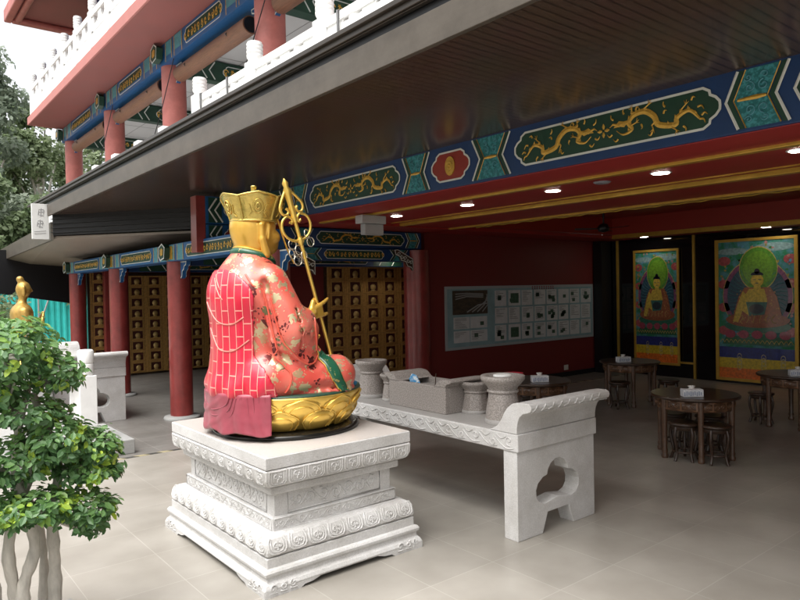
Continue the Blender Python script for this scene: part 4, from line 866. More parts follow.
# ---- altar tables
def altar(x0, x1, y0, y1, lb, nm='stone_altar', near_detail=True):
    t = thing(nm, lb, 'altar', ((x0+x1)/2, (y0+y1)/2, 0), 'stone altars'); zs0, zs1 = .70, .84
    MB().box(x0, y0, zs0, x1, y1, zs1).build('slab', white_stone, t, .008)
    MB().box(x0+.02, y0+.02, zs1-.001, x1-.02, y1-.02, zs1+.002).build('slab_top', grey_stone, t)
    for end, sgn in ((y0, 1), (y1, -1)):
        w_ = x1-x0; c = w_/2; ho = []
        # quatrefoil hole above, trapezoid notch below
        for a in range(0, 360, 12):
            q = R(a); rad = .17*(1+.28*abs(math.cos(q*1.5+PI/4)) ) 
            ho.append((c+.245*math.cos(q)*(.82+.25*math.sin(q)**2) if math.sin(q) < .2 else c+.245*math.cos(q)*(1-.62*max(0, (math.sin(q)-.2))/.8)-.0, .385+.20*math.sin(q)))
        ho = [(c-.27, .30), (c-.275, .36), (c-.25, .41), (c-.19, .45), (c-.135, .462), (c-.125, .50), (c-.09, .545), (c-.03, .575), (c+.03, .575), (c+.09, .545), (c+.125, .50), (c+.135, .462), (c+.19, .45), (c+.25, .41), (c+.275, .36), (c+.27, .30), (c+.235, .255), (c+.17, .235), (c+.08, .25), (c, .262), (c-.08, .25), (c-.17, .235), (c-.235, .255)][::-1]
        bmx = bmesh.new(); f = lambda s, q, d: Vector((x0+.0+s, end+sgn*(.02+d), q))
        outer = [(.012, 0), (c-.20, 0), (c-.135, .16), (c+.135, .16), (c+.20, 0), (w_-.012, 0), (w_-.012, zs0-.0), (.012, zs0-.0)]
        vo = [bmx.verts.new(f(a, b, 0)) for a, b in outer]; vh = [bmx.verts.new(f(a, b, 0)) for a, b in ho]
        eo = [bmx.edges.new((vo[i], vo[(i+1) % len(vo)])) for i in range(len(vo))]; eh = [bmx.edges.new((vh[i], vh[(i+1) % len(vh)])) for i in range(len(vh))]
        res = bmesh.ops.triangle_fill(bmx, edges=eo+eh, use_beauty=True)
        fs = [g for g in res['geom'] if isinstance(g, bmesh.types.BMFace)]
        ex = bmesh.ops.extrude_face_region(bmx, geom=fs); bmesh.ops.translate(bmx, verts=[v for v in ex['geom'] if isinstance(v, bmesh.types.BMVert)], vec=(0, sgn*.14, 0))
        bmesh.ops.recalc_face_normals(bmx, faces=bmx.faces)
        bmx.verts.index_update(); m_ = MB().add([v.co[:] for v in bmx.verts], [tuple(v.index for v in fc.verts) for fc in bmx.faces]); bmx.free()
        m_.build('end_leg', white_stone, t, .005)
        # upturned scroll end
        P = [(.30, .0), (.26, .015), (.21, .045), (.165, .10), (.135, .155), (.10, .20), (.05, .235), (-.02, .25), (-.105, .252), (-.13, .24), (-.14, .215), (-.13, .19), (-.10, .178), (-.055, .165), (-.02, .135), (.0, .09), (.008, .04), (.01, .0)]
        g = lambda s, q, d: (x0+d, end+sgn*s, zs1+.002+q)
        MB().prism(P, g, 0.0, w_).build('scroll_end', white_stone, t, .005)
        if near_detail:
            k = MB(); ff = lambda s, q, d=0: (x0+s, end-sgn*(.135 - (0 if q > .19 else (.19-q)*1.3)), zs1+q)
            for a in range(9): k.tube([ff(.08+a*.1, .235), ff(.05+a*.1, .205), ff(.02+a*.1+.03*math.sin(a*3), .195)], .008, 5)
            k.tube([ff(.02, .182), ff(w_-.02, .182)], .004, 4); k.build('scroll_relief', white_stone, t)
    if near_detail:
        k = MB(); f = lambda s, q, d=0: (x0-.001, y0+s, zs0+q)
        Ln = y1-y0; n_ = int(Ln/.17)
        for a in range(n_):
            sg_ = (-1)**a; c_ = .1+a*.17+rng.uniform(-.02, .02)
            spiral3(k, f, c_, .07+sg_*.012, .042, sg_, .0055, 1.3, rng.uniform(0, 6)); k.tube(smooth_pts([f(c_-.05, .03), f(c_+.02, .018), f(c_+.09, .05), f(c_+.15, .10)], 3), .005, 5); k.tube(smooth_pts([f(c_+.03, .115), f(c_+.08, .09), f(c_+.13, .12)], 3), .005, 5)
        k.build('cloud_relief', white_stone, t)
    return t
altar(3.90, 4.92, 3.42, 6.44, 'long white stone altar with urns, scroll ends and pierced legs')
altar(2.20, 3.24, 10.93, 13.9, 'smaller looking white stone altar behind the balustrade post at the left', near_detail=False)

# ---- vessels on the altar (top at .842)
ZT = .8425
def urn(x, y, h, rb, rt, lb, sides=40, nm='stone_urn'):
    t = thing(nm, lb, 'urn', (x, y, ZT), 'stone urns on the altar')
    oct_ = (lambda a, z: 1/max(.924, math.cos(((a+PI/8) % (PI/4))-PI/8))*.96) if sides == 8 else None
    MB().lathe([(rb*1.03, 0), (rb*1.05, .01), (rb*1.03, h*.085), (rb, h*.10)], (x, y, ZT), 40, flute=oct_).build('foot_ring', grey_stone, t)
    MB().lathe([(rb*.99, h*.10), (rb*.93, h*.3), (rb*.80, h*.60), (rb*.79, h*.64)], (x, y, ZT), 40, flute=oct_).build('body', speck, t)
    MB().lathe([(rb*.83, h*.64), (rb*.88, h*.655), (rb*.88, h*.69), (rb*.83, h*.705)], (x, y, ZT), 40, flute=oct_).build('collar', speck, t)
    MB().lathe([(rb*.80, h*.70), (rb*.86, h*.76), (rt*.86, h*.84), (rt*.97, h*.90), (rt, h*.93), (rt, h*.99), (rt*.97, h), (rt*.72, h), (rt*.68, h*.93), (.001, h*.93)], (x, y, ZT), 40, flute=oct_).build('rim', speck, t)
    return t
u1 = urn(4.18, 3.82, .40, .150, .185, 'tall speckled stone urn nearest the right scroll end')
MB().lathe([(.001, .002), (.075, .002), (.08, .03), (.06, .035)], (4.18, 3.82, ZT+.372), 20).build('white_cup', white_paint, u1)
urn(4.36, 4.32, .285, .128, .150, 'shorter octagonal stone urn right of the censer box', 8)
urn(4.22, 5.73, .39, .145, .170, 'tall stone urn nearest the statue knee')
urn(4.24, 5.40, .27, .105, .125, 'small octagonal stone urn between the tall left urn and the censer box', 8)
cb = thing('stone_censer', 'rectangular speckled stone incense trough with scrolled ends', 'incense trough', (4.26, 4.8, ZT), None)
bx0, bx1, by0, by1 = 4.06, 4.50, 4.40, 5.22; H_ = .245
MB().box(bx0, by0, ZT, bx0+.05, by1, ZT+H_).box(bx1-.05, by0, ZT, bx1, by1, ZT+H_).box(bx0+.05, by0, ZT, bx1-.05, by0+.05, ZT+H_).box(bx0+.05, by1-.05, ZT, bx1-.05, by1, ZT+H_).build('trough', speck, cb, .006)
MB().box(bx0+.05, by0+.05, ZT, bx1-.05, by1-.05, ZT+.19).build('ash', mat('incense_ash', (.30, .28, .26), .95, var=.2, vscale=40, bump=.6, bscale=60), cb)
for e, s_ in ((by0, 1), (by1, -1)):
    g = lambda s, q, d: (bx0-.005+d, e+s_*s, ZT+H_+q)
    MB().prism([(.16, .0), (.13, .012), (.10, .04), (.06, .062), (-.02, .07), (-.065, .066), (-.075, .05), (-.06, .036), (-.025, .03), (-.006, .012), (-.004, 0)], g, 0, bx1-bx0+.01).build('scroll_end', speck, cb, .004)
o = MB().prism([(-.09, -.02), (-.03, .06), (.03, .07), (.07, .02), (.05, -.03)], lambda s, q, d: (4.2+d*.8, 5.0+s, ZT+.235+q), -.01, .015).build('incense_packet', mat('packet_blue', (.08, .32, .60), .35, col2=(.7, .75, .78), vscale=16, thr=(.5, .56)), None, .005); tag(o, 'blue and white paper packet lying in the stone trough', 'packet')
for i, (x, y, lean) in enumerate(((4.22, 4.72, .01),)):
    o = MB().tube([(x, y, ZT+.17), (x+lean, y-.01, ZT+.33)], .005, 6).build('incense_stick', darkwood); tag(o, 'single dark incense stick upright in the ash', 'incense stick')
o = MB().lathe([(.07, 0), (.09, .02), (.13, .10), (.135, .115), (.12, .11), (.09, .03), (.001, .02)], (6.78, 6.0, .716), 24).build('red_bowl', mat('red_plastic', (.55, .02, .05), .3)); tag(o, 'red plastic bowl peeking out behind the tall right urn', 'bowl')

# ------------------------------------------------------------------ the seated statue
SX, SY, SZ = 2.66, 4.78, 1.19
st = thing('monk_statue', 'large painted seated monk in coral robe and gold crown, seen from behind', 'statue', (SX, SY, .894))
MB().lathe([(.57, 0), (.585, .01), (.58, .03), (.56, .04), (.5, .045)], (SX, SY, .894), 64).build('base_disc', mat('dark_bronze_disc', (.018, .017, .015), .22, metal=.4), st)
# lotus throne
lt = MB().lathe([(.42, 0), (.47, .02), (.50, .07), (.545, .14), (.575, .20), (.60, .25), (.60, .268), (.57, .275), (.5, .27)], (SX, SY, .935), 72).build('lotus_throne', gold, st)
def petal(a0, wd, z0, z1, r0, r1, bul, n=10, m_=9):
    b = MB(); vs = []
    for i in range(m_+1):
        v = i/m_
        for j in range(n+1):
            u = -1+2*j/n; hw = wd*(math.sin(PI*min(1, .16+v*.62))**.55)*(1 if v < .72 else math.sqrt(max(0, 1-((v-.72)/.30)**2)))
            notch = .05*(1-abs(u))**1.5*(1 if v > .85 else 0)
            a = a0+u*hw; z = z0+(z1-z0)*(v-(.10*u*u*v)); r = r0+(r1-r0)*v**1.1+bul*max(0, (1-u*u))**.6*math.sin(PI*min(1, .08+v*.92))+.012
            vs.append((SX+r*math.cos(a), SY+r*math.sin(a), z))
    b.add(vs, [(i*(n+1)+j, i*(n+1)+j+1, (i+1)*(n+1)+j+1, (i+1)*(n+1)+j) for i in range(m_) for j in range(n)], True)
    # raised rims and inner heart
    for sc_, rd in ((.97, .008), (.66, .006)):
        P = []
        for k in range(17):
            q = k/16; th = PI*q; u = -sc_*math.cos(th); v = (.06+.90*sc_*math.sin(th)**.6)
            u_i = int(round((u+1)/2*n)); hw = wd*(math.sin(PI*min(1, .16+v*.62))**.55)*(1 if v < .72 else math.sqrt(max(0, 1-((v-.72)/.30)**2)))
            a = a0+u*hw; z = z0+(z1-z0)*(v-(.10*u*u*v)); r = r0+(r1-r0)*v**1.1+bul*max(0, (1-u*u))**.6*math.sin(PI*min(1, .08+v*.92))+.014
            P.append((SX+r*math.cos(a), SY+r*math.sin(a), z))
        b.tube(P, rd, 6)
    return b
NP_ = 11
for k in range(NP_):
    a = 2*PI*k/NP_
    petal(a+.12, PI/NP_*.98, .945, 1.115, .465, .555, .045).build('lotus_petal', gold, lt)
    petal(a+.12+PI/NP_, PI/NP_*.95, 1.02, 1.195, .505, .592, .030).build('lotus_petal', gold, lt)
MB().lathe([(.58, 0), (.60, .004), (.595, .016), (.55, .02)], (SX, SY, 1.20), 64).build('throne_rim', mat('dark_green_rim', (.02, .06, .04), .4), lt)

# robe body
F = Field((-.72, -.66, -.03), (.60, .66, 1.16), .0115)
F.ell((-.32, 0, .55), (.255, .33, .60), .05)                    # torso
F.ell((-.33, 0, .77), (.245, .355, .24), .08)                   # shoulders
F.ell((-.28, 0, .95), (.15, .20, .10), .06)                    # neck base
F.ell((-.31, 0, .22), (.265, .34, .30), .06)                    # hips
F.ell((-.31, 0, .04), (.255, .35, .13), .06)                     # seat spread at the back
F.ell((-.04, 0, .11), (.46, .50, .17), .07)                     # lap
F.cap((-.30, -.30, .14), (.22, -.40, .14), .17, .15, .06).cap((-.30, .30, .14), (.22, .40, .14), .17, .15, .06)
F.cap((.22, .40, .12), (.34, -.05, .10), .14, .12, .05)
F.ell((.20, -.38, .125), (.165, .14, .135), .04)                  # right knee
for sg_ in (-1, 1):
    F.cap((-.27, sg_*.28, .86), (-.16, sg_*.40, .50), .135, .15, .05)   # upper arm
    F.cap((-.16, sg_*.40, .46), (-.07, sg_*.35, .56), .135, .115, .05)
    F.cap((-.14, sg_*.38, .50), (-.01, sg_*.36, .585), .115, .062, .045)   # forearm sleeve
    F.ell((-.10, sg_*.40, .38), (.15, .08, .17), .05)            # hanging sleeve
    F.cap((.01, sg_*.385, .50), (-.08, sg_*.42, .30), .062, .07, .03)
# folds: soft ridges over the robe
def groove(P, r=.014, k=.03):
    P = smooth_pts(P, 3)
    for a, b in zip(P[:-1], P[1:]): F.cap(a, b, r, r, k, 's')
def ridge(P, r=.016, k=.022):
    P = smooth_pts(P, 3)
    for a, b in zip(P[:-1], P[1:]): F.cap(a, b, r, r, k)
ridge([(-.44, -.24, .90), (-.36, -.345, .72), (-.33, -.40, .50), (-.30, -.42, .30), (-.22, -.45, .16), (-.27, -.44, .08)], .018)
ridge([(-.30, -.35, .74), (-.27, -.42, .50), (-.21, -.47, .34), (-.10, -.485, .25), (.0, -.46, .27), (.05, -.42, .34)], .014)
ridge([(-.20, -.42, .60), (-.16, -.475, .46), (-.08, -.475, .37), (.0, -.44, .40), (.05, -.40, .48)], .010)
ridge([(-.35, -.2, .96), (-.2, -.26, .92), (-.10, -.28, .80), (-.06, -.24, .62)], .012)
ridge([(-.15, -.45, .02), (.0, -.52, .03), (.2, -.55, .03), (.34, -.46, .03)], .016)
ridge([(-.25, -.44, .02), (-.12, -.49, .10), (.02, -.53, .13), (.14, -.54, .12)], .010)
groove([(-.36, -.36, .86), (-.345, -.405, .70), (-.32, -.43, .52), (-.28, -.47, .36)], .022)
groove([(-.26, -.50, .31), (-.14, -.53, .235), (-.02, -.52, .235), (.05, -.46, .30)], .020)
groove([(-.12, -.30, .80), (-.06, -.33, .66), (-.05, -.33, .56)], .018)
for k_ in range(4): groove([(-.18+.03*k_, -.455+.01*k_, .70-.02*k_), (-.16+.035*k_, -.535, .50-.03*k_), (-.14+.04*k_, -.50, .33)], .009, .02)
for k_ in range(3): groove([(-.20+.12*k_, -.53, .20), (-.12+.12*k_, -.57, .11), (-.10+.14*k_, -.56, .03)], .009, .02)
for sg_ in (-1, 1): ridge([(-.03, sg_*.29, .56), (.02, sg_*.33, .63), (.02, sg_*.40, .60), (-.02, sg_*.42, .52), (-.03, sg_*.36, .48)], .010)
F.ell((.04, -.36, .60), (.06, .045, .045), .01, 's').ell((.04, .36, .60), (.06, .045, .045), .01, 's')
F.F = np.maximum(F.F, -F.Z+.012)
def to_world(mb, sx=SX, sy=SY, sz=SZ): mb.v = [(v[0]+sx, v[1]+sy, v[2]+sz) for v in mb.v]; return mb
# painted silk: coral red with grey-gold flower heads and clouds
robe_m = bpy.data.materials.new('coral_robe_paint'); robe_m.use_nodes = True; n, L, p = nodes(robe_m)
tc = n.new('ShaderNodeTexCoord')
wn = n.new('ShaderNodeTexNoise'); wn.inputs['Scale'].default_value = 9; L.new(tc.outputs['Object'], wn.inputs['Vector'])
va = n.new('ShaderNodeVectorMath'); va.operation = 'MULTIPLY_ADD'; va.inputs[1].default_value = (.09, .09, .09); L.new(wn.outputs['Color'], va.inputs[0]); L.new(tc.outputs['Object'], va.inputs[2])
vo = n.new('ShaderNodeTexVoronoi'); vo.inputs['Scale'].default_value = 10.5; L.new(va.outputs[0], vo.inputs['Vector'])
v2 = n.new('ShaderNodeTexVoronoi'); v2.inputs['Scale'].default_value = 46; L.new(va.outputs[0], v2.inputs['Vector'])
m1 = n.new('ShaderNodeMath'); m1.operation = 'MULTIPLY_ADD'; m1.inputs[1].default_value = .62; L.new(v2.outputs['Distance'], m1.inputs[0]); L.new(vo.outputs['Distance'], m1.inputs[2])
r1 = n.new('ShaderNodeValToRGB'); r1.color_ramp.elements[0].position = .71; r1.color_ramp.elements[1].position = .75; r1.color_ramp.elements[0].color = (1, 1, 1, 1); r1.color_ramp.elements[1].color = (0, 0, 0, 1); L.new(m1.outputs[0], r1.inputs[0])
r2 = n.new('ShaderNodeValToRGB'); r2.color_ramp.interpolation = 'CONSTANT'
for q, c in ((0, (.58, .48, .28)), (.45, (.16, .14, .06)), (.62, (.55, .36, .20)), (.8, (.13, .02, .02))):
    e = r2.color_ramp.elements.new(q) if q else r2.color_ramp.elements[0]; e.position = q; e.color = (*c, 1)
r2.color_ramp.elements[-1].color = (.42, .33, .17, 1)
sp = n.new('ShaderNodeSeparateColor'); L.new(vo.outputs['Color'], sp.inputs[0]); L.new(sp.outputs[0], r2.inputs[0])
nz = n.new('ShaderNodeTexNoise'); nz.inputs['Scale'].default_value = 5; L.new(tc.outputs['Object'], nz.inputs['Vector'])
r3 = n.new('ShaderNodeValToRGB'); r3.color_ramp.elements[0].position = .35; r3.color_ramp.elements[1].position = .7; r3.color_ramp.elements[0].color = (.58, .070, .050, 1); r3.color_ramp.elements[1].color = (.66, .17, .12, 1); L.new(nz.outputs['Fac'], r3.inputs[0])
mx = n.new('ShaderNodeMix'); mx.data_type = 'RGBA'; L.new(r1.outputs[0], mx.inputs[0]); L.new(r3.outputs[0], mx.inputs[6]); L.new(r2.outputs[0], mx.inputs[7]); L.new(mx.outputs[2], p.inputs['Base Color'])
mt = n.new('ShaderNodeMath'); mt.operation = 'MULTIPLY'; mt.inputs[1].default_value = .6; L.new(r1.outputs[0], mt.inputs[0]); L.new(mt.outputs[0], p.inputs['Metallic'])
p.inputs['Roughness'].default_value = .38; p.inputs['Coat Weight'].default_value = .4; p.inputs['Coat Roughness'].default_value = .18
bm = n.new('ShaderNodeBump'); bm.inputs['Strength'].default_value = .35; bm.inputs['Distance'].default_value = .004; L.new(r1.outputs[0], bm.inputs['Height']); L.new(bm.outputs[0], p.inputs['Normal'])
rb = to_world(F.mesh()); robe = rb.build('robe', robe_m, st)
sm_ = robe.modifiers.new('smooth', 'SMOOTH'); sm_.factor = .5; sm_.iterations = 2
bvh = BVHTree.FromPolygons([Vector(v) for v in rb.v], rb.f)
def on_robe(P, off=.006, d=None):
    """drop local points on to the robe along the horizontal towards the body axis"""
    out = []
    for q in P:
        o_ = Vector((q[0]+SX, q[1]+SY, q[2]+SZ)); h = bvh.find_nearest(o_); out.append(tuple(h[0]+h[1]*off*(1 if (o_-h[0]).dot(h[1]) > -9 else 1)))
    return out
# brick-patterned cape over the back: the robe field grown by 14 mm and cut
cape_m = bpy.data.materials.new('patchwork_cape_paint'); cape_m.use_nodes = True; n, L, p = nodes(cape_m)
tc = n.new('ShaderNodeTexCoord'); sp = n.new('ShaderNodeSeparateXYZ'); L.new(tc.outputs['Object'], sp.inputs[0])
ad = n.new('ShaderNodeMath'); ad.operation = 'MULTIPLY_ADD'; ad.inputs[1].default_value = -1.1; L.new(sp.outputs['X'], ad.inputs[0]); L.new(sp.outputs['Y'], ad.inputs[2])
cm = n.new('ShaderNodeCombineXYZ'); L.new(sp.outputs['Z'], cm.inputs[0]); L.new(ad.outputs[0], cm.inputs[1])
br = n.new('ShaderNodeTexBrick'); br.inputs['Scale'].default_value = 1; br.inputs['Brick Width'].default_value = .19; br.inputs['Row Height'].default_value = .088; br.inputs['Mortar Size'].default_value = .005; br.inputs['Mortar Smooth'].default_value = .3
br.inputs['Color1'].default_value = (.60, .012, .045, 1); br.inputs['Color2'].default_value = (.54, .015, .035, 1); br.inputs['Mortar'].default_value = (.80, .30, .24, 1)
L.new(cm.outputs[0], br.inputs['Vector']); L.new(br.outputs['Color'], p.inputs['Base Color']); p.inputs['Roughness'].default_value = .35; p.inputs['Coat Weight'].default_value = .4; p.inputs['Coat Roughness'].default_value = .15
bm = n.new('ShaderNodeBump'); bm.inputs['Strength'].default_value = .6; bm.inputs['Distance'].default_value = .006; L.new(br.outputs['Fac'], bm.inputs['Height']); L.new(bm.outputs[0], p.inputs['Normal'])
fold = .0045*np.sin(22*(F.Y-F.X)+3*np.sin(4*F.Z))*np.clip(1.0-F.Z, 0, 1)
lim = np.interp(F.Z, [0, .08, .2, .35, .55, .75, .84, .92, 1.0], [-.32, -.35, -.40, -.43, -.43, -.44, -.46, -.50, -.56])
cf = np.maximum(F.F-.016-fold, F.X-lim+.10*np.clip(F.Y, -.3, .3)*0); cf = np.maximum(cf, -F.Z+.004)
cp = to_world(F.mesh(cf)); cape = cp.build('cape', cape_m, st); cape.modifiers.new('smooth', 'SMOOTH').iterations = 3
bvc = BVHTree.FromPolygons([Vector(v) for v in cp.v], cp.f)
pk = mat('pink_piping', (.78, .20, .16), .35, coat=.4); sw_ = MB()
def on_cape(P, off=.004):
    out = []
    for q in P:
        h = bvc.find_nearest(Vector((q[0]+SX, q[1]+SY, q[2]+SZ))); out.append(tuple(h[0]+h[1]*off))
    return out
for P in ([(-.6, .12, .72), (-.6, -.05, .58), (-.52, -.2, .56), (-.44, -.3, .66)], [(-.62, .1, .52), (-.62, -.05, .38), (-.54, -.2, .36), (-.46, -.3, .44)], [(-.56, 0, .92), (-.52, -.12, .78), (-.47, -.24, .72), (-.42, -.32, .70)], [(-.56, 0, .89), (-.52, -.12, .74), (-.47, -.26, .67), (-.42, -.34, .66)]):
    sw_.tube(on_cape(smooth_pts(P, 6), .001), .006, 6)
sw_.build('cape_fold', pk, st)
pg = MB()
for P, r_ in (([(-.44, -.24, .90), (-.36, -.345, .72), (-.33, -.40, .50), (-.30, -.42, .30), (-.22, -.45, .16), (-.27, -.46, .06)], .007), ([(-.30, -.37, .74), (-.27, -.44, .50), (-.21, -.49, .34), (-.10, -.50, .25), (.0, -.47, .27), (.05, -.43, .34)], .006), ([(-.03, -.29, .56), (.01, -.33, .64), (.01, -.40, .62), (-.02, -.43, .52), (-.01, -.44, .42), (.0, -.45, .34)], .007)):
    pg.tube(on_robe(smooth_pts(P, 6), .004), r_, 6)
pg.build('robe_piping', mat('coral_piping', (.66, .10, .06), .3, coat=.5), st)
# green sash across the right shin, green collar
green_m = mat('green_brocade', (.012, .09, .045), .35, col2=(.40, .32, .10), vscale=20, thr=(.60, .64), coat=.4)
def strip_on(P, hw, nm, m_, edge=None, dirv=(1, 0, 0)):
    P = smooth_pts(P, 6); b = MB(); e = MB(); D = np.array(dirv, float); rows = []
    for q in P: rows.append(on_robe([q+D*hw*t for t in (-1, -.5, 0, .5, 1)], .009))
    vs = [v for r_ in rows for v in r_]; b.add(vs, [(i*5+j, i*5+j+1, (i+1)*5+j+1, (i+1)*5+j) for i in range(len(rows)-1) for j in range(4)], True)
    o = b.build(nm, m_, st); s_ = o.modifiers.new('solid', 'SOLIDIFY'); s_.thickness = .008
    if edge:
        for j in (0, 4): e.tube([r_[j] for r_ in rows], .006, 6)
        e.build(nm+'_edge', edge, st)
strip_on([(.04, -.34, .40), (.06, -.42, .33), (.10, -.50, .22), (.14, -.58, .10), (.20, -.60, .03)], .045, 'sash', green_m, goldp)
MB().tube([(SX-.265+.145*math.cos(2*PI*k/24), SY+.158*math.sin(2*PI*k/24), SZ+1.06-.045*math.cos(2*PI*k/24)) for k in range(24)], .030, 8, True).build('collar', green_m, st)
MB().tube([(SX-.262+.146*math.cos(2*PI*k/24), SY+.156*math.sin(2*PI*k/24), SZ+1.090-.045*math.cos(2*PI*k/24)) for k in range(24)], .012, 6, True).build('collar_edge', goldp, st)
MB().lathe([(.01, 0), (.07, .0), (.075, .02), (.06, .03)], (SX+.33, SY-.30, 1.20), 20).build('blue_hem', mat('blue_hem', (.02, .18, .34), .4), st)
MB().prism([(.12, -.02), (.40, -.03), (.42, .02), (.30, .035), (.14, .03)], lambda s, q, d: (SX+s+.02, SY-.44+d+s*.25, 1.225+q), -.05, .05).build('blue_hem', mat('blue_hem', (.02, .18, .34), .4), st, .01)

# head and neck
H = Field((-.50, -.26, .96), (.06, .26, 1.60), .0075)
H.cap((-.275, 0, .96), (-.265, 0, 1.20), .122, .125, .03).ell((-.25, 0, 1.245), (.165, .15, .175), .05).ell((-.27, 0, 1.30), (.17, .155, .16), .05)
H.ell((-.175, 0, 1.165), (.12, .105, .095), .05)                # jaw
H.ell((-.13, 0, 1.135), (.055, .05, .04), .03)                  # chin
H.cap((-.085, 0, 1.29), (-.062, 0, 1.225), .016, .026, .02)     # nose
H.ell((-.095, 0, 1.165), (.03, .04, .012), .012).ell((-.095, 0, 1.185), (.03, .045, .011), .012)   # lips
for s_ in (-1, 1):
    H.ell((-.125, s_*.085, 1.22), (.05, .05, .045), .03)       # cheek
    H.ell((-.105, s_*.055, 1.275), (.03, .03, .014), .01, 's').ell((-.118, s_*.055, 1.270), (.022, .028, .012), .008)
    H.cap((-.10, s_*.03, 1.305), (-.125, s_*.095, 1.305), .012, .010, .015)
    # long ear: rim, lobe
    H.cap((-.225, s_*.150, 1.345), (-.275, s_*.170, 1.30), .017, .022, .010).cap((-.275, s_*.170, 1.30), (-.270, s_*.172, 1.19), .022, .024, .010).cap((-.270, s_*.172, 1.19), (-.235, s_*.162, 1.075), .026, .034, .012)
    H.cap((-.225, s_*.150, 1.345), (-.20, s_*.155, 1.30), .016, .012, .008).cap((-.20, s_*.155, 1.30), (-.215, s_*.158, 1.20), .013, .015, .008).ell((-.237, s_*.172, 1.25), (.016, .016, .055), .008, 's')
to_world(H.mesh()).build('head', goldskin, st).modifiers.new('smooth', 'SMOOTH').iterations = 2
# crown: flared band of five pointed panels
HX, HY, HZ = SX-.245, SY, SZ+1.335
def crown_pt(a, v, out=0):
    pan = ((a/(2*PI)*5+.0) % 1); pk_ = 1-abs(pan-.5)*2
    top = .178+.030*pk_**.9; r = .182+.075*v**1.25+out; z = top*v
    return (HX+r*1.0*math.cos(a), HY+r*.96*math.sin(a), HZ+z)
cb_ = MB(); n_ = 100; vs = []
for j in range(9):
    for i in range(n_): vs.append(crown_pt(2*PI*i/n_+.35, j/8))
for j in range(9):
    for i in range(n_): vs.append(crown_pt(2*PI*i/n_+.35, 1-j/8, -.012))
fs = [(j*n_+i, j*n_+(i+1) % n_, (j+1)*n_+(i+1) % n_, (j+1)*n_+i) for j in range(17) for i in range(n_)]
cb_.add(vs, fs, True); crown = cb_.build('crown', goldhat, st)
cr_ = MB()
for k in range(5):
    a0 = 2*PI*k/5; 
    cr_.tube([crown_pt(a0+.02, v, .004) for v in (0, .25, .5, .75, 1)], .006, 6).tube([crown_pt(a0-.02, v, .004) for v in (0, .25, .5, .75, 1)], .006, 6)
    am = a0+PI/5; cr_.tube([crown_pt(am+.17*math.cos(q), .5+.24*math.sin(q), .004) for q in [2*PI*i/16 for i in range(16)]], .006, 6, True); cr_.tube([crown_pt(am+.07*math.cos(q), .5+.10*math.sin(q), .006) for q in [2*PI*i/12 for i in range(12)]], .009, 6, True)
    cr_.tube([crown_pt(am+x_, v_, .004) for x_, v_ in ((-.35, .15), (-.22, .3), (-.3, .6))], .005, 5).tube([crown_pt(am+x_, v_, .004) for x_, v_ in ((.35, .15), (.22, .3), (.3, .6))], .005, 5)
cr_.tube([crown_pt(2*PI*i/60, 1, -.004) for i in range(60)], .008, 6, True).tube([crown_pt(2*PI*i/40, 0, .002) for i in range(40)], .011, 6, True)
cr_.build('crown_relief', goldhat, st)
MB().lathe([(.17, .03), (.16, .10), (.10, .135), (.05, .15), (.035, .19), (.022, .22), (.022, .27), (.026, .275), (.02, .285)], (HX, HY, HZ), 24).build('topknot', goldhat, st)
MB().tube(smooth_pts([(HX+.13, HY-.13, HZ+.02), (HX+.165, HY-.15, HZ-.12), (HX+.20, HY-.17, HZ-.24), (HX+.24, HY-.19, HZ-.33)], 5), [.011]*15+[.012], 6, flat=.5).build('crown_ribbon', goldp, st)
MB().tube(smooth_pts([(HX+.13, HY+.13, HZ+.02), (HX+.165, HY+.15, HZ-.12), (HX+.20, HY+.17, HZ-.24), (HX+.24, HY+.19, HZ-.33)], 5), [.011]*15+[.012], 6, flat=.5).build('crown_ribbon', goldp, st)

